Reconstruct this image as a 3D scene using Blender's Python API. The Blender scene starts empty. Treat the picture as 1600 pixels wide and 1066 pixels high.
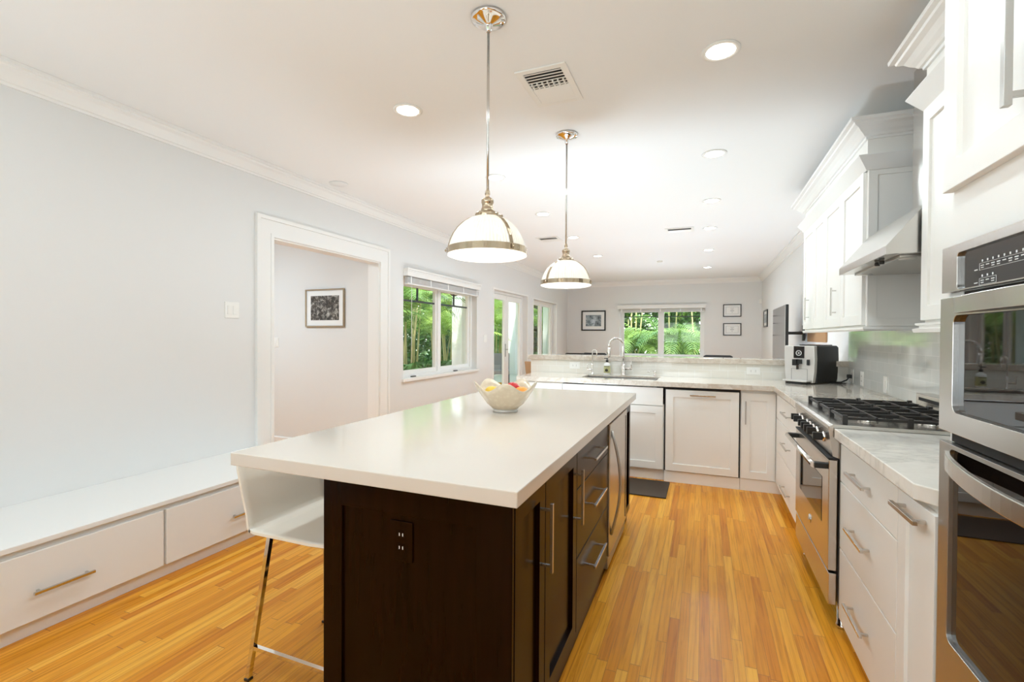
import bpy, bmesh, math, random
from mathutils import Vector, Matrix
S = bpy.context.scene
C = S.collection
PI = math.pi

# ------------------------------------------------------------------ camera
yaw, pitch, roll = 0.38368779, -0.01083315, 0.00583336
CAM_H = 1.321
def cam_axes():
    cy, sy, cp, sp, cr, sr = math.cos(yaw), math.sin(yaw), math.cos(pitch), math.sin(pitch), math.cos(roll), math.sin(roll)
    f = Vector((-sy, cy, 0)); rt = Vector((cy, sy, 0)); up = Vector((0, 0, 1))
    f2 = f*cp + up*sp; up2 = up*cp - f*sp
    return rt*cr + up2*sr, up2*cr - rt*sr, f2
r_, u_, f_ = cam_axes()
cd = bpy.data.cameras.new('camera'); cam = bpy.data.objects.new('camera', cd); C.objects.link(cam)
cam.matrix_world = Matrix(((r_.x, u_.x, -f_.x, 0), (r_.y, u_.y, -f_.y, 0), (r_.z, u_.z, -f_.z, CAM_H), (0, 0, 0, 1)))
cd.sensor_width = 36; cd.sensor_fit = 'HORIZONTAL'; cd.lens = 740/1600*36; cd.clip_start = 0.02; cd.clip_end = 200
S.camera = cam

# ------------------------------------------------------------------ world, sun, exposure
SKY = 4.4; SUN = 5.0; CAN = 6.2; PEND = 0.8; UP = 105.0; EXPO = 0.48
w = bpy.data.worlds.new('world'); S.world = w; w.use_nodes = True
nt = w.node_tree; nt.nodes.clear()
wo = nt.nodes.new('ShaderNodeOutputWorld'); bg = nt.nodes.new('ShaderNodeBackground')
tc = nt.nodes.new('ShaderNodeTexCoord'); sx = nt.nodes.new('ShaderNodeSeparateXYZ'); cr = nt.nodes.new('ShaderNodeValToRGB')
nt.links.new(tc.outputs['Generated'], sx.inputs[0]); nt.links.new(sx.outputs['Z'], cr.inputs[0])
cr.color_ramp.elements[0].position = 0.0; cr.color_ramp.elements[0].color = (1.0, 1.0, 1.0, 1)
cr.color_ramp.elements[1].position = 0.7; cr.color_ramp.elements[1].color = (0.55, 0.75, 1.0, 1)
nt.links.new(cr.outputs[0], bg.inputs[0]); bg.inputs[1].default_value = SKY
nt.links.new(bg.outputs[0], wo.inputs[0])
sl = bpy.data.lights.new('sun', 'SUN'); so = bpy.data.objects.new('sun', sl); C.objects.link(so)
sl.energy = SUN; sl.angle = math.radians(3); sl.color = (1.0, 0.96, 0.88)
so.rotation_euler = Vector((-0.15, 0.50, -0.80)).to_track_quat('-Z', 'Y').to_euler()
S.view_settings.view_transform = 'Standard'; S.view_settings.look = 'None'
S.view_settings.exposure = EXPO; S.view_settings.gamma = 1; S.view_settings.use_curve_mapping = False
S.cycles.max_bounces = 10; S.cycles.diffuse_bounces = 6; S.cycles.glossy_bounces = 5; S.cycles.transparent_max_bounces = 16
S.cycles.sample_clamp_indirect = 6; S.cycles.caustics_reflective = False; S.cycles.caustics_refractive = False

def area_light(name, loc, rot, sx_, sy_, energy, color=(1, 1, 1), shape='RECTANGLE', portal=False, spread=PI):
    l = bpy.data.lights.new(name, 'AREA'); o = bpy.data.objects.new(name, l); C.objects.link(o)
    l.shape = shape; l.size = sx_
    if shape == 'RECTANGLE': l.size_y = sy_
    l.energy = energy; l.color = color; l.spread = spread
    if portal: l.cycles.is_portal = True
    o.location = loc; o.rotation_euler = rot
    return o

# room numbers
XL, XR, YB, YF, H = -3.33, 1.23, -3.0, 12.13, 2.70
area_light('portal', (-3.56, 5.76, 1.4), (0, -PI/2, 0), 1.3, 2.0, 1, portal=True)
area_light('portal', (-3.56, 8.24, 1.05), (0, -PI/2, 0), 2.1, 1.7, 1, portal=True)
area_light('portal', (-3.56, 10.27, 1.4), (0, -PI/2, 0), 1.4, 1.7, 1, portal=True)
area_light('portal', (-1.2, -3.25, 1.55), (PI/2, 0, 0), 2.6, 1.3, 1, portal=True)
area_light('portal', (-0.96, 12.40, 1.4), (-PI/2, 0, 0), 2.0, 1.3, 1, portal=True)
# unseen fill lights added to even the light: behind camera, island and bar
for (x, y, z, e) in ((-2.0, -0.8, 1.0, 0.17), (-0.5, -0.8, 1.0, 0.25), (-1.15, 3.72, 0.06, 0.17), (-1.4, 6.6, 0.3, 0.17), (0.3, 6.6, 0.3, 0.17), (-0.8, 9.4, 0.3, 0.24)):
    area_light('added_fill_light', (x, y, z), (PI, 0, 0), 0.5, 0, UP*e, (0.68, 0.86, 1.0), shape='DISK', spread=math.radians(130) if z < 0.1 else PI)

# ------------------------------------------------------------------ materials
def mat(name, col, rough=0.5, metal=0.0, spec=0.5, coat=0.0, emit=None, estr=0.0, trans=0.0):
    m = bpy.data.materials.new(name); m.use_nodes = True
    b = m.node_tree.nodes['Principled BSDF']
    b.inputs['Base Color'].default_value = (*col, 1); b.inputs['Roughness'].default_value = rough
    b.inputs['Metallic'].default_value = metal; b.inputs['Specular IOR Level'].default_value = spec
    b.inputs['Coat Weight'].default_value = coat; b.inputs['Coat Roughness'].default_value = 0.08
    b.inputs['Transmission Weight'].default_value = trans
    if emit: b.inputs['Emission Color'].default_value = (*emit, 1); b.inputs['Emission Strength'].default_value = estr
    return m
class N:
    def __init__(s, m): s.m = m; s.t = m.node_tree; s.b = s.t.nodes['Principled BSDF']
    def n(s, typ, **kw):
        x = s.t.nodes.new(typ)
        for k, v in kw.items():
            if k.startswith('i_'): x.inputs[k[2:].replace('_', ' ')].default_value = v
            else: setattr(x, k, v)
        return x
    def l(s, a, b): s.t.links.new(a, b)
    def math(s, op, a, b=None):
        x = s.t.nodes.new('ShaderNodeMath'); x.operation = op
        for i, v in enumerate((a, b)):
            if v is None: continue
            if isinstance(v, (int, float)): x.inputs[i].default_value = v
            else: s.l(v, x.inputs[i])
        return x.outputs[0]
    def ramp(s, fac, stops):
        x = s.t.nodes.new('ShaderNodeValToRGB'); e = x.color_ramp.elements
        while len(e) < len(stops): e.new(0.5)
        for el, (p, c) in zip(e, stops): el.position = p; el.color = (*c, 1)
        s.l(fac, x.inputs[0]); return x.outputs[0]
    def coord(s):
        return s.n('ShaderNodeNewGeometry').outputs['Position']
    def bump(s, h, strength=0.2, dist=0.01):
        x = s.n('ShaderNodeBump'); x.inputs['Strength'].default_value = strength; x.inputs['Distance'].default_value = dist
        s.l(h, x.inputs['Height']); s.l(x.outputs[0], s.b.inputs['Normal'])

def paint(name, col, rough=0.5, scale=60, amt=0.03, **kw):
    m = mat(name, col, rough, **kw); k = N(m)
    no = k.n('ShaderNodeTexNoise', i_Scale=scale, i_Detail=3.0); k.l(k.coord(), no.inputs['Vector'])
    k.bump(no.outputs['Fac'], amt, 0.002)
    return m
M = {}
M['wall'] = paint('wall_paint', (0.76, 0.755, 0.745), 0.75)
M['ceiling'] = paint('ceiling_paint', (0.86, 0.86, 0.855), 0.8)
M['trim'] = paint('trim_paint', (0.84, 0.83, 0.81), 0.4)
M['cab'] = paint('cabinet_white_paint', (0.85, 0.83, 0.79), 0.38, amt=0.01)
M['benchw'] = paint('bench_white_paint', (0.80, 0.79, 0.77), 0.42, amt=0.01)
M['steel'] = mat('brushed_steel', (0.62, 0.60, 0.57), 0.24, 1.0)
M['steel_soft'] = mat('satin_steel', (0.50, 0.48, 0.45), 0.34, 1.0)
M['chrome'] = mat('chrome', (0.80, 0.78, 0.76), 0.07, 1.0)
M['nickel'] = mat('warm_nickel', (0.52, 0.42, 0.30), 0.18, 1.0)
M['black'] = mat('black_plastic', (0.012, 0.012, 0.012), 0.4)
M['iron'] = mat('cast_iron', (0.02, 0.017, 0.015), 0.5)
M['bglass'] = mat('black_glass', (0.010, 0.007, 0.006), 0.02, spec=0.45)
M['panelglass'] = mat('grey_black_glass', (0.035, 0.035, 0.036), 0.12)
M['mark'] = mat('printed_marks', (0.75, 0.75, 0.75), 0.5)
M['white'] = mat('white_plastic', (0.85, 0.84, 0.81), 0.35)
M['shell'] = mat('stool_shell_plastic', (0.84, 0.78, 0.68), 0.25)
M['paper'] = mat('white_paper', (0.86, 0.86, 0.85), 0.7)
M['greyline'] = mat('grey_print', (0.30, 0.32, 0.34), 0.7)
M['slot'] = mat('dark_gap', (0.015, 0.013, 0.012), 0.7)
M['ivory'] = mat('ivory_plastic', (0.80, 0.77, 0.70), 0.35)
M['tan'] = mat('tan_wood', (0.42, 0.24, 0.12), 0.5)
M['darkbrown'] = mat('dark_floor_mat', (0.045, 0.028, 0.016), 0.6)
M['silver'] = mat('silver_plastic', (0.66, 0.64, 0.61), 0.32, 0.35)
M['muntin'] = mat('dark_muntin', (0.05, 0.06, 0.07), 0.5)
M['blind'] = mat('blind_vinyl', (0.74, 0.73, 0.72), 0.5)
M['quartz'] = mat('cream_quartz', (0.69, 0.625, 0.55), 0.12, coat=0.2)
M['lens'] = mat('lamp_lens', (1, 1, 1), 0.5, emit=(1.0, 0.95, 0.86), estr=9)
M['diffuser'] = mat('pendant_diffuser', (1, 1, 1), 0.4, emit=(1.0, 0.93, 0.80), estr=0.75)

def stone(name, base, vein, speck, rough=0.12, sc=1.0):
    m = mat(name, base, rough, coat=0.3); k = N(m); p = k.coord()
    n1 = k.n('ShaderNodeTexNoise', i_Scale=2.2*sc, i_Detail=8.0, i_Roughness=0.62, i_Distortion=1.4); k.l(p, n1.inputs['Vector'])
    v = k.math('ABSOLUTE', k.math('SUBTRACT', n1.outputs['Fac'], 0.5))
    vr = k.ramp(v, [(0.0, (1, 1, 1)), (0.012, (0.55, 0.55, 0.55)), (0.05, (0, 0, 0))])
    n2 = k.n('ShaderNodeTexNoise', i_Scale=38.0*sc, i_Detail=4.0, i_Roughness=0.7); k.l(p, n2.inputs['Vector'])
    sr = k.ramp(n2.outputs['Fac'], [(0.44, (0, 0, 0)), (0.70, (1, 1, 1))])
    n3 = k.n('ShaderNodeTexNoise', i_Scale=6.0*sc, i_Detail=5.0); k.l(p, n3.inputs['Vector'])
    cl = k.ramp(n3.outputs['Fac'], [(0.35, base), (0.7, tuple(c*0.88 for c in base))])
    a = k.n('ShaderNodeMixRGB'); k.l(k.math('MULTIPLY', sr, 0.55), a.inputs[0]); k.l(cl, a.inputs[1]); a.inputs[2].default_value = (*speck, 1)
    b = k.n('ShaderNodeMixRGB'); k.l(k.math('MULTIPLY', vr, 0.6), b.inputs[0]); k.l(a.outputs[0], b.inputs[1]); b.inputs[2].default_value = (*vein, 1)
    k.l(b.outputs[0], k.b.inputs['Base Color'])
    return m
M['granite'] = stone('pale_speckled_stone', (0.74, 0.675, 0.59), (0.48, 0.38, 0.29), (0.50, 0.40, 0.31), 0.1, 1.0)
M['marble'] = stone('white_marble', (0.88, 0.83, 0.76), (0.56, 0.53, 0.48), (0.80, 0.75, 0.68), 0.12, 0.8)

def espresso():
    m = mat('espresso_wood', (0.03, 0.012, 0.006), 0.2, spec=0.10); k = N(m)
    mp = k.n('ShaderNodeMapping'); k.l(k.coord(), mp.inputs[0]); mp.inputs['Scale'].default_value = (14, 14, 1.2)
    no = k.n('ShaderNodeTexNoise', i_Scale=3.0, i_Detail=6.0); k.l(mp.outputs[0], no.inputs['Vector'])
    k.l(k.ramp(no.outputs['Fac'], [(0.3, (0.0065, 0.0018, 0.0007)), (0.7, (0.012, 0.0032, 0.0012))]), k.b.inputs['Base Color'])
    return m
M['espresso'] = espresso()

def oak():
    m = mat('oak_strip_floor', (0.6, 0.33, 0.1), 0.27, coat=0.0, spec=0.20); k = N(m)
    s = k.n('ShaderNodeSeparateXYZ'); k.l(k.coord(), s.inputs[0])
    X, Y = s.outputs['X'], s.outputs['Y']
    W = 0.043
    ux = k.math('DIVIDE', k.math('ADD', X, 20.0), W); row = k.math('FLOOR', ux); fx = k.math('FRACT', ux)
    w1 = k.n('ShaderNodeTexWhiteNoise', noise_dimensions='1D'); k.l(row, w1.inputs['W'])
    ly = k.math('ADD', k.math('DIVIDE', k.math('ADD', Y, 20.0), 0.85), k.math('MULTIPLY', w1.outputs['Value'], 7.3))
    idx = k.math('FLOOR', ly); fy = k.math('FRACT', ly)
    cb = k.n('ShaderNodeCombineXYZ'); k.l(row, cb.inputs[0]); k.l(idx, cb.inputs[1])
    w2 = k.n('ShaderNodeTexWhiteNoise', noise_dimensions='2D'); k.l(cb.outputs[0], w2.inputs['Vector'])
    base = k.ramp(w2.outputs['Value'], [(0.0, (0.58, 0.20, 0.014)), (0.2, (0.66, 0.255, 0.018)), (0.65, (0.76, 0.33, 0.028)), (1.0, (0.84, 0.42, 0.055))])
    # grain
    cg = k.n('ShaderNodeCombineXYZ'); k.l(k.math('MULTIPLY', X, 75.0), cg.inputs[0])
    k.l(k.math('ADD', k.math('MULTIPLY', Y, 2.4), k.math('MULTIPLY', w2.outputs['Value'], 40.0)), cg.inputs[1])
    g = k.n('ShaderNodeTexNoise', i_Scale=1.0, i_Detail=6.0, i_Roughness=0.6, i_Distortion=0.8); k.l(cg.outputs[0], g.inputs['Vector'])
    gr = k.ramp(g.outputs['Fac'], [(0.34, (0.62, 0.48, 0.36)), (0.50, (0.95, 0.93, 0.90)), (0.62, (1.06, 1.06, 1.06))])
    mx = k.n('ShaderNodeMixRGB', blend_type='MULTIPLY'); mx.inputs[0].default_value = 0.75; k.l(base, mx.inputs[1]); k.l(gr, mx.inputs[2])
    # seams
    ex = k.math('LESS_THAN', fx, 0.04); ey = k.math('LESS_THAN', fy, 0.004)
    e = k.math('MAXIMUM', ex, ey)
    m2 = k.n('ShaderNodeMixRGB'); k.l(k.math('MULTIPLY', e, 0.62), m2.inputs[0]); k.l(mx.outputs[0], m2.inputs[1]); m2.inputs[2].default_value = (0.22, 0.08, 0.02, 1)
    # worn grey patches
    wn = k.n('ShaderNodeTexNoise', i_Scale=1.6, i_Detail=5.0, i_Roughness=0.7); k.l(k.coord(), wn.inputs['Vector'])
    wr = k.ramp(wn.outputs['Fac'], [(0.60, (0, 0, 0)), (0.78, (1, 1, 1))])
    m3 = k.n('ShaderNodeMixRGB'); k.l(k.math('MULTIPLY', wr, 0.35), m3.inputs[0]); k.l(m2.outputs[0], m3.inputs[1]); m3.inputs[2].default_value = (0.30, 0.16, 0.06, 1)
    k.l(m3.outputs[0], k.b.inputs['Base Color'])
    k.bump(k.math('SUBTRACT', 1.0, e), 0.15, 0.002)
    return m
M['oak'] = oak()

def tile(name, axis, sx0=0.1525, sz0=0.0762, off=0.0):
    m = mat(name, (0.66, 0.68, 0.65), 0.07, coat=0.5); k = N(m)
    s = k.n('ShaderNodeSeparateXYZ'); k.l(k.coord(), s.inputs[0])
    cb = k.n('ShaderNodeCombineXYZ'); k.l(s.outputs[axis], cb.inputs[0]); k.l(k.math('SUBTRACT', s.outputs['Z'], 0.914+off), cb.inputs[1])
    b = k.n('ShaderNodeTexBrick'); k.l(cb.outputs[0], b.inputs['Vector'])
    b.inputs['Scale'].default_value = 1.0; b.inputs['Brick Width'].default_value = sx0; b.inputs['Row Height'].default_value = sz0
    b.inputs['Mortar Size'].default_value = 0.0016; b.inputs['Mortar Smooth'].default_value = 0.3; b.inputs['Bias'].default_value = 0
    c1_, c2_ = ((0.70, 0.72, 0.70, 1), (0.79, 0.80, 0.78, 1)) if axis == 'Y' else ((0.78, 0.755, 0.69, 1), (0.81, 0.79, 0.73, 1))
    b.inputs['Color1'].default_value = c1_; b.inputs['Color2'].default_value = c2_; b.inputs['Mortar'].default_value = (0.88, 0.88, 0.86, 1)
    k.l(b.outputs['Color'], k.b.inputs['Base Color']); k.bump(b.outputs['Fac'], -0.25, 0.002)
    return m
M['tile_r'] = tile('glass_subway_tile', 'Y')
M['tile_b'] = tile('glass_subway_tile_bar', 'X')

def glassmat():
    m = bpy.data.materials.new('window_glass'); m.use_nodes = True; t = m.node_tree; t.nodes.clear()
    o = t.nodes.new('ShaderNodeOutputMaterial'); mx = t.nodes.new('ShaderNodeMixShader'); tr = t.nodes.new('ShaderNodeBsdfTransparent')
    g = t.nodes.new('ShaderNodeBsdfGlossy'); lw = t.nodes.new('ShaderNodeLayerWeight'); lw.inputs[0].default_value = 0.5
    pw_ = t.nodes.new('ShaderNodeMath'); pw_.operation = 'POWER'; t.links.new(lw.outputs['Facing'], pw_.inputs[0]); pw_.inputs[1].default_value = 4
    f = t.nodes.new('ShaderNodeMath'); f.operation = 'MULTIPLY_ADD'; t.links.new(pw_.outputs[0], f.inputs[0]); f.inputs[1].default_value = 0.5; f.inputs[2].default_value = 0.02
    tr.inputs[0].default_value = (0.96, 0.98, 0.97, 1); g.inputs['Roughness'].default_value = 0.01
    t.links.new(f.outputs[0], mx.inputs[0]); t.links.new(tr.outputs[0], mx.inputs[1]); t.links.new(g.outputs[0], mx.inputs[2]); t.links.new(mx.outputs[0], o.inputs[0])
    return m
M['glass'] = glassmat()

def shade():
    m = mat('ribbed_shade_glass', (0.84, 0.79, 0.70), 0.12, emit=(1.0, 0.92, 0.78), estr=0.20); k = N(m)
    return m
M['shade'] = shade()

def leafmat(name, c1, c2):
    m = bpy.data.materials.new(name); m.use_nodes = True; k = N(m)
    t = k.t; b = k.b
    oi = k.n('ShaderNodeObjectInfo'); no = k.n('ShaderNodeTexNoise', i_Scale=1.8, i_Detail=3.0); k.l(k.coord(), no.inputs['Vector'])
    fac = k.math('ADD', k.math('MULTIPLY', oi.outputs['Random'], 0.5), k.math('MULTIPLY', no.outputs['Fac'], 0.6))
    col = k.ramp(fac, [(0.2, c1), (0.85, c2)])
    k.l(col, b.inputs['Base Color']); b.inputs['Roughness'].default_value = 0.4
    tl = t.nodes.new('ShaderNodeBsdfTranslucent'); k.l(col, tl.inputs[0])
    mx = t.nodes.new('ShaderNodeMixShader'); mx.inputs[0].default_value = 0.3
    out = [n for n in t.nodes if n.type == 'OUTPUT_MATERIAL'][0]
    k.l(b.outputs[0], mx.inputs[1]); k.l(tl.outputs[0], mx.inputs[2]); k.l(mx.outputs[0], out.inputs[0])
    return m
M['leaf'] = leafmat('palm_leaf', (0.035, 0.13, 0.015), (0.55, 0.70, 0.16))
M['leaf_dark'] = leafmat('hedge_leaf', (0.05, 0.15, 0.04), (0.20, 0.36, 0.10))
M['cane'] = mat('palm_cane', (0.52, 0.45, 0.20), 0.6)
M['grass'] = mat('lawn', (0.20, 0.30, 0.10), 0.9)
M['patio'] = mat('patio_paving', (0.60, 0.57, 0.52), 0.7)
M['stucco'] = paint('white_stucco', (0.86, 0.86, 0.85), 0.8, 30, 0.1)

def photo_mat(name, scale, c):
    m = mat(name, (0.3, 0.3, 0.3), 0.3); k = N(m); p = k.coord()
    n1 = k.n('ShaderNodeTexNoise', i_Scale=scale, i_Detail=8.0, i_Roughness=0.75, i_Distortion=0.6); k.l(p, n1.inputs['Vector'])
    k.l(k.ramp(n1.outputs['Fac'], c), k.b.inputs['Base Color']); return m
M['photo_garden'] = photo_mat('monochrome_garden_photo', 22, [(0.38, (0.012, 0.011, 0.01)), (0.5, (0.08, 0.07, 0.06)), (0.58, (0.35, 0.33, 0.30)), (0.68, (0.85, 0.84, 0.8))])
M['photo_tree'] = photo_mat('monochrome_tree_photo', 9, [(0.35, (0.05, 0.06, 0.07)), (0.5, (0.25, 0.30, 0.33)), (0.65, (0.65, 0.72, 0.78))])

def pearl():
    m = mat('mother_of_pearl', (0.70, 0.60, 0.46), 0.25, coat=0.4); k = N(m)
    v = k.n('ShaderNodeTexVoronoi', i_Scale=45.0); k.l(k.coord(), v.inputs['Vector'])
    k.l(k.ramp(v.outputs['Distance'], [(0.0, (0.72, 0.63, 0.49)), (0.6, (0.66, 0.56, 0.42))]), k.b.inputs['Base Color']); return m
M['pearl'] = pearl()
M['yellow'] = mat('yellow_skin', (0.78, 0.52, 0.06), 0.4); M['red'] = mat('red_skin', (0.50, 0.02, 0.02), 0.3); M['orange'] = mat('orange_skin', (0.85, 0.32, 0.04), 0.4)

# ------------------------------------------------------------------ mesh helpers
OFF = {}
def box_p(a, b):  # identity mapping
    return None
class MB:
    def __init__(s): s.bm = bmesh.new()
    def hexa(s, pts):
        v = [s.bm.verts.new(p) for p in pts]
        for q in ((0, 1, 2, 3), (4, 7, 6, 5), (0, 4, 5, 1), (1, 5, 6, 2), (2, 6, 7, 3), (3, 7, 4, 0)): s.bm.faces.new([v[i] for i in q])
        return s
    def box(s, x0, x1, y0, y1, z0, z1):
        return s.hexa([(x0, y0, z0), (x0, y1, z0), (x1, y1, z0), (x1, y0, z0), (x0, y0, z1), (x0, y1, z1), (x1, y1, z1), (x1, y0, z1)])
    def pbox(s, P, u0, u1, z0, z1, d0, d1):
        return s.hexa([P(u0, z0, d0), P(u0, z1, d0), P(u1, z1, d0), P(u1, z0, d0), P(u0, z0, d1), P(u0, z1, d1), P(u1, z1, d1), P(u1, z0, d1)])
    def prism(s, poly, a0, a1, f=lambda p, a: (p[0], p[1], a)):
        lo = [s.bm.verts.new(f(p, a0)) for p in poly]; hi = [s.bm.verts.new(f(p, a1)) for p in poly]
        n = len(poly)
        s.bm.faces.new(lo); s.bm.faces.new(hi[::-1])
        for i in range(n): s.bm.faces.new([lo[i], hi[i], hi[(i+1) % n], lo[(i+1) % n]])
        return s
    def lathe(s, prof, c=(0, 0, 0), seg=32, axis='Z', capb=True, capt=True, smooth=True):
        rings = []
        for r, h in prof:
            ring = []
            for i in range(seg):
                a = 2*PI*i/seg; x, y = r*math.cos(a), r*math.sin(a)
                p = {'Z': (x, y, h), 'X': (h, x, y), 'Y': (x, h, y)}[axis]
                ring.append(s.bm.verts.new((p[0]+c[0], p[1]+c[1], p[2]+c[2])))
            rings.append(ring)
        for A, B in zip(rings, rings[1:]):
            for i in range(seg):
                f = s.bm.faces.new([A[i], A[(i+1) % seg], B[(i+1) % seg], B[i]]); f.smooth = smooth
        if capb: s.bm.faces.new(rings[0][::-1])
        if capt: s.bm.faces.new(rings[-1])
        return s
    def tube(s, pts, r, seg=10, rr=None, square=False):
        pts = [Vector(p) for p in pts]; rings = []
        if square: seg = 4
        prev = None
        for i, p in enumerate(pts):
            t = (pts[min(i+1, len(pts)-1)] - pts[max(i-1, 0)]).normalized()
            if prev is None:
                up = Vector((0, 0, 1)) if abs(t.z) < 0.95 else Vector((1, 0, 0))
                n = t.cross(up).normalized()
            else:
                n = (prev - t*prev.dot(t)).normalized()
            prev = n; b = t.cross(n)
            rad = rr[i] if rr else r
            ring = []
            for k in range(seg):
                a = 2*PI*(k+(0.5 if square else 0))/seg; q = rad*(1.41421 if square else 1)
                ring.append(s.bm.verts.new(p + n*math.cos(a)*q + b*math.sin(a)*q))
            rings.append(ring)
        for A, B in zip(rings, rings[1:]):
            for k in range(seg):
                f = s.bm.faces.new([A[k], A[(k+1) % seg], B[(k+1) % seg], B[k]]); f.smooth = not square
        s.bm.faces.new(rings[0][::-1]); s.bm.faces.new(rings[-1]); return s
    def grid(s, us, vs, solid, w0, w1, f):
        """solid cells of a grid, one clean shell. f(u,v,w)->point"""
        V = {}
        def vt(i, j, k):
            if (i, j, k) not in V: V[(i, j, k)] = s.bm.verts.new(f(us[i], vs[j], (w0, w1)[k]))
            return V[(i, j, k)]
        nu, nv = len(us)-1, len(vs)-1
        ok = lambda i, j: 0 <= i < nu and 0 <= j < nv and solid((us[i]+us[i+1])/2, (vs[j]+vs[j+1])/2)
        for i in range(nu):
            for j in range(nv):
                if not ok(i, j): continue
                for k in (0, 1): s.bm.faces.new([vt(i, j, k), vt(i+1, j, k), vt(i+1, j+1, k), vt(i, j+1, k)])
                for (di, dj, a, b) in ((-1, 0, (i, j), (i, j+1)), (1, 0, (i+1, j), (i+1, j+1)), (0, -1, (i, j), (i+1, j)), (0, 1, (i, j+1), (i+1, j+1))):
                    if not ok(i+di, j+dj): s.bm.faces.new([vt(*a, 0), vt(*b, 0), vt(*b, 1), vt(*a, 1)])
        return s
    def sweep(s, prof, path, closed=False):
        """prof [(d,z)] offset to the LEFT of the path direction"""
        P = [Vector((p[0], p[1])) for p in path]; n = len(P); rings = []
        for i in range(n):
            ds = []
            if i > 0: ds.append((P[i]-P[i-1]).normalized())
            if i < n-1: ds.append((P[i+1]-P[i]).normalized())
            nn = [Vector((-d.y, d.x)) for d in ds]
            m = nn[0] if len(nn) == 1 else (nn[0]+nn[1]) / (1+nn[0].dot(nn[1]))
            rings.append([s.bm.verts.new((P[i].x+m.x*d, P[i].y+m.y*d, z)) for d, z in prof])
        for A, B in zip(rings, rings[1:]):
            for k in range(len(prof)): s.bm.faces.new([A[k], A[(k+1) % len(prof)], B[(k+1) % len(prof)], B[k]])
        s.bm.faces.new(rings[0]); s.bm.faces.new(rings[-1][::-1]); return s
    def sphere(s, c, r, sc=(1, 1, 1), seg=20):
        g = bmesh.ops.create_uvsphere(s.bm, u_segments=seg, v_segments=seg//2, radius=r)
        for v in g['verts']: v.co = Vector((v.co.x*sc[0]+c[0], v.co.y*sc[1]+c[1], v.co.z*sc[2]+c[2]))
        for v in g['verts']:
            for f in v.link_faces: f.smooth = True
        return s
    def build(s, name, m, parent=None, local=False, bevel=0.0, kind=None, label=None, recalc=True, origin=None):
        if recalc: bmesh.ops.recalc_face_normals(s.bm, faces=s.bm.faces[:])
        me = bpy.data.meshes.new(name)
        off = Vector((0, 0, 0))
        if parent is not None and not local: off = OFF[parent.name]
        elif parent is None:
            xs = [v.co for v in s.bm.verts]
            if origin is not None: off = Vector(origin)
            elif not local: off = Vector(((min(v.x for v in xs)+max(v.x for v in xs))/2, (min(v.y for v in xs)+max(v.y for v in xs))/2, min(v.z for v in xs)))
        for v in s.bm.verts: v.co -= off
        s.bm.to_mesh(me); s.bm.free()
        me.materials.append(m)
        o = bpy.data.objects.new(name, me); C.objects.link(o)
        if parent is not None: o.parent = parent; OFF[o.name] = OFF[parent.name] if not local else Vector((0, 0, 0))
        else: o.location = off; OFF[o.name] = off.copy()
        if bevel:
            b = o.modifiers.new('bevel', 'BEVEL'); b.width = bevel; b.segments = 2; b.limit_method = 'ANGLE'; b.angle_limit = math.radians(40)
        if kind: o['kind'] = kind
        if label: o['label'] = label
        return o
def thing(name, label, cat, loc=(0, 0, 0), rz=0, group=None):
    o = bpy.data.objects.new(name, None); C.objects.link(o); o.empty_display_size = 0.05
    o.location = loc; o.rotation_euler = (0, 0, rz); o['label'] = label; o['category'] = cat
    if group: o['group'] = group
    OFF[o.name] = Vector(loc); return o
def tag(o, label, cat, group=None, kind=None):
    o['label'] = label; o['category'] = cat
    if group: o['group'] = group
    if kind: o['kind'] = kind
    return o
def dup(root, loc, rz=None, label=None, group=None, scale=None):
    r = root.copy(); C.objects.link(r); r.location = loc
    if rz is not None: r.rotation_euler = (0, 0, rz)
    if scale: r.scale = scale
    if label: r['label'] = label
    if group: r['group'] = group
    for ch in root.children:
        c = ch.copy(); C.objects.link(c); c.parent = r
        for g in ch.children:
            d = g.copy(); C.objects.link(d); d.parent = c
    return r
def struct(name, mb, m, bevel=0.0, parent=None):
    return mb.build(name, m, parent, kind='structure' if parent is None else None, bevel=bevel)
def PX(x0):   # face looking to -X (right-hand cabinets)
    return lambda u, z, d: (x0-d, u, z)
def PXp(x0):  # face looking to +X (island side, bench)
    return lambda u, z, d: (x0+d, u, z)
def PY(y0):   # face looking to -Y
    return lambda u, z, d: (u, y0-d, z)

def shaker(P, u0, u1, z0, z1, th=0.02, st=0.065, rec=0.010):
    m = MB()
    us = [u0, u0+st, u1-st, u1]; zs = [z0, z0+st, z1-st, z1]
    m.grid(us, zs, lambda u, z: not (u0+st < u < u1-st and z0+st < z < z1-st), 0.0, th, lambda u, z, d: P(u, z, d))
    m.pbox(P, u0+st-0.004, u1-st+0.004, z0+st-0.004, z1-st+0.004, 0.0, th-rec)
    return m
def slab(P, u0, u1, z0, z1, th=0.02): return MB().pbox(P, u0, u1, z0, z1, 0, th)
def handle(P, ua, ub, za, zb, d0, d1=0.035, r=0.005, name='handle', m=None, parent=None, over=0.022):
    """bar from (ua,za) to (ub,zb); two posts inset"""
    mb = MB(); L = math.hypot(ub-ua, zb-za); du, dz = (ub-ua)/L, (zb-za)/L
    if abs(du) > abs(dz): mb.pbox(P, min(ua, ub), max(ua, ub), za-r, za+r, d0+d1-2*r, d0+d1)
    else: mb.pbox(P, ua-r, ua+r, min(za, zb), max(za, zb), d0+d1-2*r, d0+d1)
    for t in (over, L-over):
        u, z = ua+du*t, za+dz*t
        mb.pbox(P, u-r*0.8, u+r*0.8, z-r*0.8, z+r*0.8, d0, d0+d1-r)
    return mb.build(name, m or M['steel'], parent, bevel=0.001)

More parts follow.
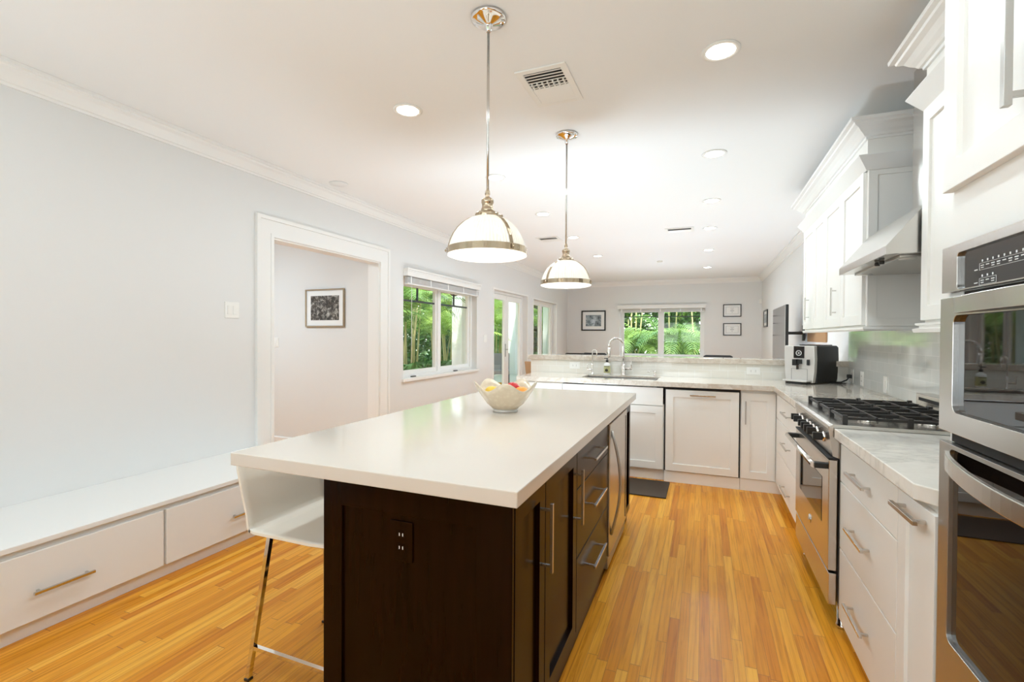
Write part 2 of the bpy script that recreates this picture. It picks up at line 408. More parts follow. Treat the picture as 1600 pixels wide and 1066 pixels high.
# ------------------------------------------------------------------ shell of the room
def wallX(name, x0, x1, y0, y1, holes, m):
    us = sorted({y0, y1, *[h[0] for h in holes], *[h[1] for h in holes]}); vs = sorted({0, H+0.15, *[h[2] for h in holes], *[h[3] for h in holes]})
    return struct(name, MB().grid(us, vs, lambda u, v: not any(h[0] < u < h[1] and h[2] < v < h[3] for h in holes), x0, x1, lambda u, v, w_: (w_, u, v)), m)
def wallY(name, y0, y1, x0, x1, holes, m):
    us = sorted({x0, x1, *[h[0] for h in holes], *[h[1] for h in holes]}); vs = sorted({0, H+0.15, *[h[2] for h in holes], *[h[3] for h in holes]})
    return struct(name, MB().grid(us, vs, lambda u, v: not any(h[0] < u < h[1] and h[2] < v < h[3] for h in holes), y0, y1, lambda u, v, w_: (u, w_, v)), m)
W1 = (4.77, 6.755, 0.785, 2.03); D1 = (7.40, 9.07, 0.0, 2.12); W2 = (9.43, 11.11, 0.60, 2.10)
DO = (2.915, 4.31, 0.0, 2.125)
wallX('wall_left', XL-0.14, XL, YB, 4.6, [DO], M['wall'])
wallX('wall_left', XL-0.20, XL, 4.6, YF+0.2, [W1, D1, W2], M['wall'])
wallX('wall_right', XR, XR+0.2, YB, YF+0.2, [], M['wall'])
WF = (-1.96, 0.02, 0.80, 2.02)
WB = (-2.5, 0.1, 0.9, 2.2)
wallY('wall_far', YF, YF+0.2, XL, XR, [WF], M['wall'])
wallY('wall_back', YB-0.2, YB, XL-0.14, XR+0.2, [WB], M['wall'])
struct('floor', MB().box(-6.6, XR+0.2, YB-0.2, YF+0.2, -0.12, 0), M['oak'])
struct('ceiling', MB().box(XL-0.2, XR+0.2, YB-0.2, YF+0.2, H, H+0.15), M['ceiling'])
struct('ceiling_hall', MB().box(-6.6, XL-0.145, 0.4, 4.45, H, H+0.15), M['ceiling'])
wallY('wall_hall_far', 4.32, 4.46, -6.6, XL-0.14, [], M['wall'])
wallY('wall_hall_back', 0.4, 0.5, -6.6, XL-0.14, [], M['wall'])
wallX('wall_hall_left', -6.6, -6.5, 0.5, 4.32, [], M['wall'])
cp = [(0, 2.588), (0.012, 2.588), (0.014, 2.603), (0.024, 2.606), (0.030, 2.616), (0.040, 2.630), (0.055, 2.652), (0.070, 2.664), (0.074, 2.676), (0.088, 2.680), (0.090, 2.699), (0, 2.699)]
struct('trim_1', MB().sweep(cp, [(XL, YF), (XL, YB)]), M['trim'])   # left wall, offset towards +X
struct('trim_2', MB().sweep(cp, [(XR, YF), (XL, YF)]), M['trim'])
struct('trim_3', MB().sweep(cp, [(XR, 5.12), (XR, YF)]), M['trim'])
bp_ = [(0, 0), (0.014, 0), (0.014, 0.085), (0.006, 0.10), (0, 0.10)]
for i, (a, b) in enumerate([((XL, 7.38), (XL, 4.50)), ((XL, 9.36), (XL, 9.12)), ((XL, 12.13), (XL, 9.42))]):
    if i != 1: struct('baseboard_left', MB().sweep(bp_, [a, b]), M['trim'])
struct('baseboard_far', MB().sweep(bp_, [(XR, YF), (XL, YF)]), M['trim'])
struct('baseboard_right', MB().sweep(bp_, [(XR, 5.3), (XR, YF)]), M['trim'])
struct('baseboard_hall', MB().sweep([(0, 0), (0.014, 0), (0.014, 0.06), (0.006, 0.07), (0, 0.07)], [(XL-0.14, 4.32), (-6.5, 4.32)]), M['trim'])
# doorway casing with stepped profile
def casing(name, P, u0, u1, z1, wd=0.105):
    m = MB()
    for (a, b, d) in ((0, wd, 0.016), (0.003, 0.03, 0.022), (wd-0.028, wd+0.002, 0.028)):
        us = sorted([u0-b, u0-a, u1+a, u1+b]); 
        m.grid(us, [0.0, z1+a, z1+b], lambda u, z: (not (u0-a < u < u1+a and z < z1+a)), 0, d, lambda u, z, d_: P(u, z, d_))
    return struct(name, m, M['trim'])
casing('trim_4', PXp(XL), DO[0], DO[1], DO[3], 0.165)
struct('trim_5', MB().grid([DO[0], DO[0]+0.012, DO[1]-0.012, DO[1]], [0, DO[3]-0.012, DO[3]], lambda u, z: not (DO[0]+0.012 < u < DO[1]-0.012 and z < DO[3]-0.012), XL-0.139, XL+0.004, lambda u, z, w_: (w_, u, z)), M['trim'])

# windows -------------------------------------------------------
def sash(m, P, u0, u1, z0, z1, st, d0, d1):
    m.grid([u0, u0+st, u1-st, u1], [z0, z0+st, z1-st, z1], lambda u, z: not (u0+st < u < u1-st and z0+st < z < z1-st), d0, d1, lambda u, z, d: P(u, z, d))
def window(name, P, u0, u1, z0, z1, barz=None, dep=0.15, sill=True, st=0.055, vert=True):
    o = None
    m = MB(); mid = (u0+u1)/2
    sash(m, P, u0, u1, z0, z1, 0.045, -dep, -dep+0.06)
    m.pbox(P, mid-0.035, mid+0.035, z0, z1, -dep, -dep+0.055)
    sash(m, P, u0+0.04, mid-0.02, z0+0.04, z1-0.04, st, -dep-0.01, -dep+0.035)
    sash(m, P, mid+0.02, u1-0.04, z0+0.04, z1-0.04, st, -dep-0.01, -dep+0.035)
    o = m.build(name, M['trim'], kind='structure')
    g = MB()
    for a, b in ((u0+0.04, mid-0.02), (mid+0.02, u1-0.04)): g.pbox(P, a+st-0.005, b-st+0.005, z0+0.04+st-0.005, z1-0.04-st+0.005, -dep+0.006, -dep+0.012)
    g.build('window_glass', M['glass'], o)
    if barz:
        b_ = MB()
        for a, b in ((u0+0.04, mid-0.02), (mid+0.02, u1-0.04)):
            b_.pbox(P, a+st, b-st, barz-0.011, barz+0.011, -dep+0.002, -dep+0.022)
            if vert: b_.pbox(P, (a+b)/2-0.010, (a+b)/2+0.010, barz, z1-0.04-st, -dep+0.002, -dep+0.022)
        b_.build('muntin', M['muntin'], o)
    if sill:
        s_ = MB(); s_.pbox(P, u0+0.001, u1-0.001, z0+0.0005, z0+0.010, -dep+0.061, 0.0); s_.pbox(P, u0-0.03, u1+0.03, z0-0.025, z0+0.010, 0.0, 0.035); s_.build('window_sill', M['trim'], o, bevel=0.004)
    return o
w1 = window('window_1', PXp(XL), *W1, barz=1.76)
for u in (5.05, 6.15):
    MB().pbox(PXp(XL), u, u+0.09, 0.7955, 0.807, -0.085, -0.06).build('crank_handle', M['black'], w1)
w2 = window('window_2', PXp(XL), *W2, sill=True)
w3 = window('window_3', PY(YF), *WF, barz=1.82, st=0.05)
window('added_back_window', lambda u, z, d: (u, YB+d, z), *WB, sill=True)  # unseen window added to bring daylight onto surfaces facing the camera
# French door
dd = MB(); P = PXp(XL); mid = 8.24
sash(dd, P, D1[0], D1[1], 0, D1[3], 0.04, -0.16, -0.10)
d1 = dd.build('door_1', M['trim'], kind='structure')
for a, b in ((D1[0]+0.04, mid-0.003), (mid+0.003, D1[1]-0.04)):
    x = MB(); x.grid([a, a+0.10, b-0.10, b], [0.02, 0.24, 1.98, 2.075], lambda u, z: not (a+0.1 < u < b-0.1 and 0.24 < z < 1.98), -0.155, -0.11, lambda u, z, d: P(u, z, d))
    lf = x.build('door_leaf', M['trim'], d1)
    MB().pbox(P, a+0.095, b-0.095, 0.235, 1.985, -0.136, -0.130).build('door_glass', M['glass'], lf)
hd = MB(); hd.pbox(P, mid-0.075, mid-0.035, 0.93, 1.17, -0.11, -0.103); hd.pbox(P, mid-0.16, mid-0.05, 1.055, 1.075, -0.07, -0.055); hd.pbox(P, mid-0.065, mid-0.05, 1.055, 1.075, -0.105, -0.06)
hd.build('door_handle', M['steel_soft'], d1)
# thin casings on far doors/windows
for nm, (a, b, z0, z1) in (('trim_6', D1), ('trim_7', W2)):
    struct(nm, MB().grid([a-0.03, a, b, b+0.03], [z0 if z0 == 0 else z0-0.03, z0+0.0001 if z0 == 0 else z0, z1, z1+0.03], lambda u, z: not (a < u < b and z0 < z < z1), 0, 0.012, lambda u, z, d: P(u, z, d)), M['trim'])

# blinds (valance + stacked slats) ------------------------------
def blind(label, P, u0, u1, zt, zb):
    px = P((u0+u1)/2, zb, 0.03)
    t = thing('window_blind', label, 'blind', px)
    m = MB(); m.pbox(P, u0-0.02, u1+0.02, zt-0.09, zt, 0.045, 0.06); m.pbox(P, u0-0.03, u1+0.03, zt-0.018, zt+0.004, 0.045, 0.072); m.pbox(P, u0-0.025, u1+0.025, zt-0.035, zt-0.02, 0.045, 0.066)
    for u in (u0-0.02, u1+0.008): m.pbox(P, u, u+0.012, zt-0.09, zt, 0.0, 0.045)
    m.build('valance', M['trim'], t)
    s_ = MB(); z = zb+0.02; n = int((zt-0.10-z)/0.0085)
    for i in range(n): s_.pbox(P, u0, u1, z+i*0.0085, z+i*0.0085+0.005, 0.002, 0.043)
    s_.build('slat_stack', M['blind'], t)
    MB().pbox(P, u0, u1, zb, zb+0.018, 0.0, 0.045).build('bottom_rail', M['blind'], t)
    for k in range(5):
        u = u0+0.08+(u1-u0-0.16)*k/4; MB().pbox(P, u-0.012, u+0.012, zb, zt-0.09, 0.043, 0.0445).build('ladder_tape', M['paper'], t)
    return t
b1 = blind('white slatted blind pulled up above the double window on the left wall', PXp(XL), 4.79, 6.75, 2.125, 1.935)
MB().tube([(XL+0.03, 4.90, 1.95), (XL+0.03, 4.90, 0.98)], 0.003, 6).build('tilt_cord', M['white'], b1)
blind('white slatted blind pulled up above the far garden window', PY(YF), -1.99, 0.03, 2.10, 1.92)

# ------------------------------------------------------------------ built-in bench along left wall
P = PXp(-2.70)
bt = thing('storage_bench', 'long white built-in bench with wide drawers along the left wall', 'bench', (-3.0, 0.4, 0))
MB().box(XL+0.002, -2.70, -2.4, 2.79, 0.065, 0.40).build('bench_body', M['benchw'], bt)
MB().box(XL+0.002, -2.715, -2.4, 2.79, 0.0, 0.065).build('plinth', M['benchw'], bt)
MB().box(XL+0.002, -2.672, -2.4, 2.80, 0.40, 0.425).build('bench_top', M['benchw'], bt, bevel=0.003)
hs = [(-0.76, -0.54), (1.11, 1.325), (2.04, 2.26)]
for (a, b, h0, h1) in ((-2.2, -0.60, -1.5, -1.28), (-0.585, 0.20, -0.30, -0.08), (0.215, 1.653, 1.108, 1.328), (1.667, 2.76, 2.04, 2.26)):
    d = slab(P, a, b, 0.072, 0.372, 0.02).build('drawer', M['benchw'], bt, bevel=0.003)
    handle(P, h0, h1, 0.20, 0.20, 0.02, 0.035, 0.006, parent=d)

# ------------------------------------------------------------------ island
it = thing('kitchen_island', 'dark espresso wood kitchen island with thick cream stone top', 'kitchen island', (-0.97, 2.3, 0))
IX, IY, IL, IF = -0.50, 1.215, -1.145, 3.47
MB().box(IL, IX, IY, IF, 0.0, 0.868).build('island_body', M['espresso'], it)
fp = MB(); P = PY(IY); a, b = IL, IX+0.02
fp.grid([a, a+0.075, b-0.11, b], [0.0, 0.10, 0.775, 0.852], lambda u, z: not (a+0.075 < u < b-0.11 and 0.10 < z < 0.775), 0, 0.015, lambda u, z, d: P(u, z, d))
fp.pbox(P, a+0.071, b-0.106, 0.096, 0.779, 0, 0.006)
fp.build('end_panel', M['espresso'], it, bevel=0.002)
top = MB().grid([-1.505, -0.445], [1.145, 3.50], lambda u, v: True, 0.870, 0.914, lambda u, v, w_: (u, v, w_)).build('island_top', M['quartz'], it, bevel=0.003)
P = PXp(IX)
for (ua, ub, hu) in ((1.222, 1.492, 1.462), (1.498, 1.915, 1.885)):
    d = shaker(P, ua, ub, 0.085, 0.845, 0.020, 0.055, 0.012).build('door', M['espresso'], it, bevel=0.0012)
    handle(P, hu, hu, 0.555, 0.78, 0.02, 0.038, 0.0055, parent=d)
for (za, zb, hz) in ((0.685, 0.845, 0.762), (0.395, 0.68, 0.55), (0.085, 0.39, 0.268)):
    d = slab(P, 1.921, 2.61, za, zb, 0.020).build('drawer', M['espresso'], it, bevel=0.0015)
    handle(P, 2.13, 2.40, hz, hz, 0.02, 0.038, 0.0055, parent=d)
d = shaker(P, 3.25, 3.465, 0.085, 0.845, 0.020, 0.05, 0.012).build('door', M['espresso'], it, bevel=0.0012)
tag_plate = None
# outlet in island end
def outlet(label, P, uc, zc, wu=0.072, hz=0.118, m='ivory', horiz=False, d0=0.0, slots=True, cat='outlet', rocker=0, name='wall_outlet', metalslots=False):
    t = thing(name, label, cat, P(uc, zc-hz/2, d0))
    if horiz: wu, hz = hz, wu
    MB().pbox(P, uc-wu/2, uc+wu/2, zc-hz/2, zc+hz/2, d0, d0+0.006).build('cover_plate', M[m], t, bevel=0.002)
    if rocker:
        for k in range(rocker):
            u = uc + (k-(rocker-1)/2)*0.046
            MB().pbox(P, u-0.016, u+0.016, zc-0.033, zc+0.033, d0+0.006, d0+0.010).build('rocker_switch', M['white'], t, bevel=0.001)
        return t
    for k in (-1, 1):
        r = MB()
        if horiz: r.pbox(P, uc+k*0.02-0.013, uc+k*0.02+0.013, zc-0.014, zc+0.014, d0+0.005, d0+0.0066)
        else: r.pbox(P, uc-0.014, uc+0.014, zc+k*0.02-0.013, zc+k*0.02+0.014, d0+0.005, d0+0.0066)
        rp = r.build('receptacle', M[m], t, bevel=0.001)
        s_ = MB()
        for q in (-1, 1):
            if horiz: s_.pbox(P, uc+k*0.02-0.004, uc+k*0.02+0.004, zc+q*0.006-0.0012, zc+q*0.006+0.0012, d0+0.0055, d0+0.0072)
            else: s_.pbox(P, uc+q*0.006-0.0014, uc+q*0.006+0.0014, zc+k*0.02-0.004, zc+k*0.02+0.005, d0+0.0055, d0+0.0072)
        s_.build('socket_slots', M['mark' if metalslots else 'slot'], rp)
    return t
outlet('dark brown outlet plate on the end panel of the dark island', PY(IY), -0.845, 0.695, 0.080, 0.122, 'espresso', d0=0.006, metalslots=True)

# undercounter fridge in island
ft = thing('undercounter_fridge', 'stainless undercounter fridge door with curved handle set in the island side', 'fridge', (IX+0.02, 2.92, 0.05))
MB().box(IX+0.001, IX+0.030, 2.62, 3.235, 0.10, 0.835).build('fridge_door', M['steel'], ft, bevel=0.004)
MB().box(IX+0.001, IX+0.020, 2.62, 3.235, 0.03, 0.095).build('toe_grille', M['steel_soft'], ft)
hb = [(IX+0.030, 2.665, 0.79)] + [(IX+0.035+0.045*math.sin(PI*t/12), 2.665, 0.78-0.56*t/12) for t in range(1, 12)] + [(IX+0.030, 2.665, 0.21)]
MB().tube(hb, 0.008, 10).build('door_handle', M['steel_soft'], ft)
MB().box(IX+0.028, IX+0.032, 3.18, 3.188, 0.13, 0.80).build('door_trim', M['slot'], ft)

# bowl with fruit -------------------------------------------------
bc = (-0.985, 2.35, 0.914)
bo = thing('fruit_bowl', 'wavy-rimmed pearly beige bowl on the white island top', 'bowl', bc)
def bowl_mesh():
    m = MB(); seg = 80; rings = []
    prof = [(0.0, 0.012), (0.25, 0.014), (0.42, 0.020), (0.60, 0.045), (0.78, 0.085), (0.92, 0.118), (1.0, 0.142)]
    def ring(r, z, w_, th):
        R = []
        for i in range(seg):
            a = 2*PI*i/seg; c = math.cos(5*(a+PI/2-0.396))
            rr = (r*0.165 - th)*(1+0.045*w_*c); zz = z + w_*0.022*c
            R.append(m.bm.verts.new((rr*math.cos(a), rr*math.sin(a), zz)))
        return R
    outer = [ring(max(p[0], 0.02), p[1]-0.002*(1-p[0]), max(0, (p[0]-0.55)/0.45)**1.3, 0) for p in prof]
    inner = [ring(max(p[0], 0.05), p[1]+0.006*(1-p[0]*0.7), max(0, (p[0]-0.55)/0.45)**1.3, 0.004) for p in prof][::-1]
    rs = outer+inner
    for A, B in zip(rs, rs[1:]):
        for i in range(seg):
            f = m.bm.faces.new([A[i], A[(i+1) % seg], B[(i+1) % seg], B[i]]); f.smooth = True
    m.bm.faces.new(rs[0][::-1]); m.bm.faces.new(rs[-1])
    return m
bowl_mesh().build('bowl_body', M['pearl'], bo, local=True)
MB().lathe([(0.060, 0.0), (0.066, 0.0), (0.067, 0.012), (0.062, 0.018), (0.052, 0.020)], seg=40).build('foot_ring', M['silver'], bo, local=True)
def fruit(name, label, cat, m, c, r, sc, rot=(0, 0, 0)):
    s_ = MB(); s_.sphere((0, 0, 0), r, sc)
    for v in s_.bm.verts:
        if abs(v.co.x)+abs(v.co.y) < r*0.35: v.co.z *= 0.86
    o = s_.build(name, m, None, local=True); o.location = (bc[0]+c[0], bc[1]+c[1], bc[2]+c[2]); o.rotation_euler = rot
    return tag(o, label, cat)
fruit('mango', 'yellow fruit at the left inside the pearly bowl', 'fruit', M['yellow'], (-0.075, 0.005, 0.100), 0.036, (1.25, 1, 0.9), (0, 0.2, 0.5))
fruit('apple', 'red fruit in the middle of the pearly bowl', 'fruit', M['red'], (0.030, 0.035, 0.122), 0.036, (1.1, 1, 0.92), (0, 0.25, 0))
fruit('orange', 'yellow-orange fruit at the right inside the pearly bowl', 'fruit', M['orange'], (0.088, 0.012, 0.106), 0.034, (1.2, 1, 0.9))

# ------------------------------------------------------------------ bar stool at island
st = thing('bar_stool', 'white shell bar stool on chrome legs tucked under the island overhang', 'stool', (-1.40, 1.49, 0))
def shell():
    m = MB(); th = 0.010; nb = 12; W = 0.40; y0 = 1.29
    prof = [(-1.685, 0.845), (-1.672, 0.80), (-1.645, 0.70), (-1.622, 0.625)]
    for k in range(nb+1):
        a = PI + 0.25 + (PI/2-0.25)*k/nb
        prof.append((-1.565 + 0.055*math.cos(a), 0.600 + 0.055*math.sin(a)*0.9))
    prof += [(-1.45, 0.552), (-1.30, 0.553), (-1.20, 0.560), (-1.165, 0.562)]
    top_, bot = [], []
    n = len(prof)
    pts = [Vector((p[0], 0, p[1])) for p in prof]
    for i in range(n):
        t = (pts[min(i+1, n-1)]-pts[max(i-1, 0)]).normalized(); nn = Vector((-t.z, 0, t.x))
        if nn.z < 0 and i > 4: nn = -nn
        if i <= 4 and nn.x < 0: nn = -nn
        top_.append(pts[i]+nn*th); bot.append(pts[i])
    ys = [0, 0.03, 0.1, 0.2, 0.3, 0.37, 0.40]; grid = []
    for side in (bot, top_):
        G = []
        for i, p in enumerate(side):
            e = 0.012 if i < n else 0
            row = []
            for y in ys:
                c = abs(y/W*2-1); lift = 0.012*c**4
                q = p.copy(); q.y = y0+y
                if i > 9: q.z += lift
                else: q.x += lift*0.8
                if i == 0 or i == n-1: q.y = y0 + W/2 + (y-W/2)*(0.95)
                row.append(m.bm.verts.new(q))
            G.append(row)
        grid.append(G)
    L = len(ys)
    for G in grid:
        for i in range(n-1):
            for j in range(L-1):
                f = m.bm.faces.new([G[i][j], G[i+1][j], G[i+1][j+1], G[i][j+1]]); f.smooth = True
    A, B = grid
    for i in range(n-1):
        for j in (0, L-1): m.bm.faces.new([A[i][j], A[i+1][j], B[i+1][j], B[i][j]])
    for j in range(L-1):
        for i in (0, n-1): m.bm.faces.new([A[i][j], A[i][j+1], B[i][j+1], B[i][j]])
    return m
shell().build('seat_shell', M['shell'], st)
legs = {(0, 0): ((-1.535, 1.335), (-1.60, 1.292)), (0, 1): ((-1.535, 1.645), (-1.60, 1.688)), (1, 0): ((-1.26, 1.335), (-1.205, 1.292)), (1, 1): ((-1.26, 1.645), (-1.205, 1.688))}
for k, (a, b) in legs.items():
    MB().tube([(a[0], a[1], 0.555), (b[0], b[1], 0.008)], 0.0085, square=True).build('leg', M['chrome'], st)
    MB().box(b[0]-0.011, b[0]+0.011, b[1]-0.011, b[1]+0.011, 0, 0.009).build('foot_pad', M['black'], st)
m = MB()
def at(k, z):
    a, b = legs[k]; t = (0.555-z)/0.547; return (a[0]+(b[0]-a[0])*t, a[1]+(b[1]-a[1])*t, z)
m.tube([at((0, 0), 0.125), at((1, 0), 0.125)], 0.0075, square=True); m.tube([at((0, 1), 0.125), at((1, 1), 0.125)], 0.0075, square=True); m.tube([at((1, 0), 0.125), at((1, 1), 0.125)], 0.0075, square=True)
m.build('footrest', M['chrome'], st)
MB().box(-1.54, -1.25, 1.33, 1.65, 0.541, 0.551).build('seat_frame', M['chrome'], st)

# ------------------------------------------------------------------ far counter run
CF = 4.54   # carcass face (far run); doors proud of it
P = PY(CF)
def carcass(label, name, x0, x1, y0, y1, z0=0.10, z1=0.866, toe=None, m='cab'):
    t = thing(name, label, 'cabinet', ((x0+x1)/2, (y0+y1)/2, 0))
    MB().box(x0, x1, y0, y1, z0, z1).build('carcass', M[m], t)
    if toe: MB().box(*toe, 0.0, z0).build('toe_kick', M[m], t)
    return t
c1 = carcass('white narrow drawer cabinet at the free left end of the far counter', 'drawer_cabinet', -1.745, -1.285, CF, 5.10, toe=(-1.745, -1.285, 4.56, 5.10))
for za, zb in ((0.69, 0.853), (0.40, 0.685), (0.105, 0.395)): slab(P, -1.742, -1.288, za, zb).build('drawer', M['cab'], c1, bevel=0.0015)
c2 = carcass('white two-door sink cabinet below the sink in the far counter', 'sink_cabinet', -1.283, -0.327, CF, 5.10, z1=0.70, toe=(-1.283, -0.327, 4.56, 5.10))
slab(P, -1.280, -0.335, 0.69, 0.853).build('false_front', M['cab'], c2, bevel=0.0015)
for a, b in ((-1.280, -0.808), (-0.802, -0.335)): shaker(P, a, b, 0.105, 0.683).build('door', M['cab'], c2, bevel=0.0012)
dw = thing('dishwasher', 'panelled dishwasher with thin horizontal pull between the sink cabinet and corner door', 'dishwasher', (-0.01, 4.8, 0))
MB().box(-0.322, 0.303, CF, 5.10, 0.0, 0.862).build('dishwasher_body', M['slot'], dw)
f = shaker(P, -0.311, 0.292, 0.108, 0.842, 0.028, 0.065, 0.010).build('door_panel', M['cab'], dw, bevel=0.0012)
handle(P, -0.105, 0.105, 0.800, 0.800, 0.028, 0.03, 0.005, parent=f, m=M['nickel'])
MB().box(-0.322, 0.303, 4.53, CF, 0.0, 0.10).build('toe_kick', M['cab'], dw)
c3 = carcass('white single-door cabinet in the inner corner right of the dishwasher', 'corner_cabinet', 0.306, 1.225, CF, 5.10, toe=(0.306, 0.62, 4.53, 5.10))
f = shaker(P, 0.312, 0.572, 0.105, 0.842).build('door', M['cab'], c3, bevel=0.0012)
handle(P, 0.343, 0.343, 0.575, 0.775, 0.02, 0.03, 0.005, parent=f, m=M['steel_soft'])

# L counter with sink cut-out
us = [-1.76, -1.13, -0.40, 0.55, XR-0.002]; vs = [3.362, 4.48, 4.63, 4.99, 5.118]
def sol(u, v):
    if v < 4.48: return u > 0.55
    return not (-1.13 < u < -0.40 and 4.63 < v < 4.99)
o = MB().grid(us, vs, sol, 0.869, 0.914, lambda u, v, w_: (u, v, w_)).build('countertop', M['granite'], bevel=0.003, origin=(0, 4.8, 0.869))
tag(o, 'long pale speckled stone countertop turning the far corner, with the sink in it', 'countertop')
sk = thing('sink', 'stainless undermount sink sunk into the far stone counter', 'sink', (-0.765, 4.81, 0.70))
m = MB(); m.grid([-1.135, -1.125, -0.405, -0.395], [4.625, 4.635, 4.985, 4.995], lambda u, v: not (-1.125 < u < -0.405 and 4.635 < v < 4.985), 0.71, 0.900, lambda u, v, w_: (u, v, w_)); m.box(-1.135, -0.395, 4.625, 4.995, 0.702, 0.71)
m.build('basin', M['steel'], sk)
MB().lathe([(0.04, 0.710), (0.04, 0.713), (0.02, 0.712)], (-0.765, 4.85, 0), 24).build('drain', M['chrome'], sk)

# bar half wall with tile and ledge
struct('wall_bar', MB().box(-1.83, XR-0.001, 5.125, 5.26, 0, 1.058), M['wall'])
o = MB().box(-1.83, XR-0.001, 5.119, 5.1255, 0.914, 1.058).build('tile_backsplash', M['tile_b']); tag(o, 'low strip of pale glass subway tile under the raised bar ledge', 'tile backsplash')
o = MB().grid([-1.86, XR-0.002], [5.095, 5.42], lambda u, v: True, 1.058, 1.108, lambda u, v, w_: (u, v, w_)).build('bar_ledge', M['granite'], bevel=0.003); tag(o, 'raised pale stone bar ledge above the far counter', 'countertop')

outlet('white horizontal outlet on the bar tile left of the filter tap', PY(5.119), -1.315, 0.998, horiz=True, m='white')
outlet('white horizontal outlet on the bar tile near the coffee machine', PY(5.119), 0.452, 0.995, horiz=True, m='white')

# faucets ---------------------------------------------------------
def arc(c, r, a0, a1, n, ax):
    return [(c[0]+ax[0]*r*math.cos(a0+(a1-a0)*i/n), c[1]+ax[1]*r*math.cos(a0+(a1-a0)*i/n), c[2]+r*math.sin(a0+(a1-a0)*i/n)) for i in range(n+1)]
fx, fy = -0.775, 5.04
fa = thing('kitchen_faucet', 'tall chrome gooseneck faucet with pull-down head behind the sink', 'faucet', (fx, fy, 0.914))
MB().lathe([(0.030, 0), (0.030, 0.008), (0.022, 0.014), (0.022, 0.10), (0.018, 0.115)], (fx, fy, 0.914), 24).build('faucet_body', M['chrome'], fa)
dx, dy = -0.92, -0.39
r0 = 0.075; cx, cyy = fx+dx*r0, fy+dy*r0
pts = [(fx, fy, 1.02), (fx, fy, 1.12), (fx, fy, 1.215)]+arc((cx, cyy, 1.225), r0, 0, PI, 14, (-dx, -dy))
pts += [(fx+2*r0*dx, fy+2*r0*dy, 1.20)]
MB().tube(pts, 0.0125, 14).build('gooseneck', M['chrome'], fa)
e = (fx+2*r0*dx, fy+2*r0*dy)
MB().lathe([(0.014, 1.205), (0.017, 1.17), (0.018, 1.11), (0.015, 1.095)], (e[0], e[1], 0), 20).build('spray_head', M['chrome'], fa)
MB().box(e[0]-0.021, e[0]-0.016, e[1]-0.008, e[1]+0.008, 1.13, 1.16).build('spray_button', M['black'], fa)
m = MB(); m.tube([(fx, fy, 0.985), (fx+0.095, fy-0.01, 0.985)], 0.015, 14); m.tube([(fx+0.088, fy-0.01, 0.99), (fx+0.080, fy-0.02, 1.065)], 0.005, 8)
m.build('lever', M['chrome'], fa)
gx, gy = -1.10, 5.03
ft_ = thing('filter_faucet', 'slim chrome filtered-water tap left of the soap bottle', 'faucet', (gx, gy, 0.914))
MB().lathe([(0.018, 0), (0.018, 0.006), (0.010, 0.012), (0.010, 0.09), (0.007, 0.11)], (gx, gy, 0.914), 20).build('faucet_body', M['chrome'], ft_)
MB().tube([(gx, gy, 1.01), (gx, gy, 1.13)]+arc((gx+0.028, gy-0.02, 1.145), 0.034, PI, 0, 12, (0.82, -0.57))+[(gx+0.056, gy-0.04, 1.09)], 0.0055, 10).build('gooseneck', M['chrome'], ft_)
m = MB(); m.tube([(gx, gy, 0.963), (gx-0.055, gy-0.01, 0.963)], 0.008, 10); m.tube([(gx-0.052, gy-0.01, 0.965), (gx-0.055, gy-0.012, 1.02)], 0.004, 8); m.build('lever', M['chrome'], ft_)
hx, hy = -0.455, 5.04
sd = thing('soap_dispenser', 'small chrome built-in soap pump at the right end of the sink', 'soap dispenser', (hx, hy, 0.914))
MB().lathe([(0.016, 0), (0.016, 0.006), (0.012, 0.010), (0.012, 0.045), (0.009, 0.060)], (hx, hy, 0.914), 20).build('pump_body', M['chrome'], sd)
MB().tube([(hx, hy, 0.965), (hx-0.03, hy-0.01, 0.972), (hx-0.075, hy-0.02, 0.955)], 0.005, 10).build('spout', M['chrome'], sd)
bx, by = -0.945, 5.045
sb = thing('soap_bottle', 'clear dish soap bottle with printed label and black pump on the counter', 'bottle', (bx, by, 0.914))
MB().lathe([(0.030, 0), (0.034, 0.004), (0.034, 0.100), (0.030, 0.118), (0.012, 0.128), (0.012, 0.134)], (bx, by, 0.914), 28).build('bottle_body', M['paper'], sb)
MB().lathe([(0.0345, 0.020), (0.0345, 0.095)], (bx, by, 0.914), 28, capb=False, capt=False).build('bottle_label', mat('soap_label', (0.62, 0.60, 0.30), 0.5), sb)
m = MB()
for z, h, n in ((0.084, 0.008, 9), (0.066, 0.004, 7), (0.030, 0.006, 8)):
    for k in range(n):
        a = -PI/2 - 0.75 + 1.5*k/(n-1); m.pbox(lambda u, z_, d, a=a: (bx+math.cos(a)*(0.0345+d)-math.sin(a)*u, by+math.sin(a)*(0.0345+d)+math.cos(a)*u, 0.914+z_), -0.002, 0.002, z, z+h, 0, 0.0008)
for k in range(10):
    a = -PI/2 - 0.45 + 0.9*k/9; h = 0.008+0.006*math.sin(PI*k/9)
    m.pbox(lambda u, z_, d, a=a: (bx+math.cos(a)*(0.0345+d)-math.sin(a)*u, by+math.sin(a)*(0.0345+d)+math.cos(a)*u, 0.914+z_), -0.0015, 0.0015, 0.050-h, 0.050+h, 0, 0.0008)
m.build('label_print', M['black'], sb)
m = MB(); m.lathe([(0.014, 0.134), (0.014, 0.152), (0.006, 0.158), (0.005, 0.175)], (bx, by, 0.914), 18); m.box(bx-0.030, bx+0.008, by-0.007, by+0.007, 1.084, 1.092)
m.build('pump', M['black'], sb)

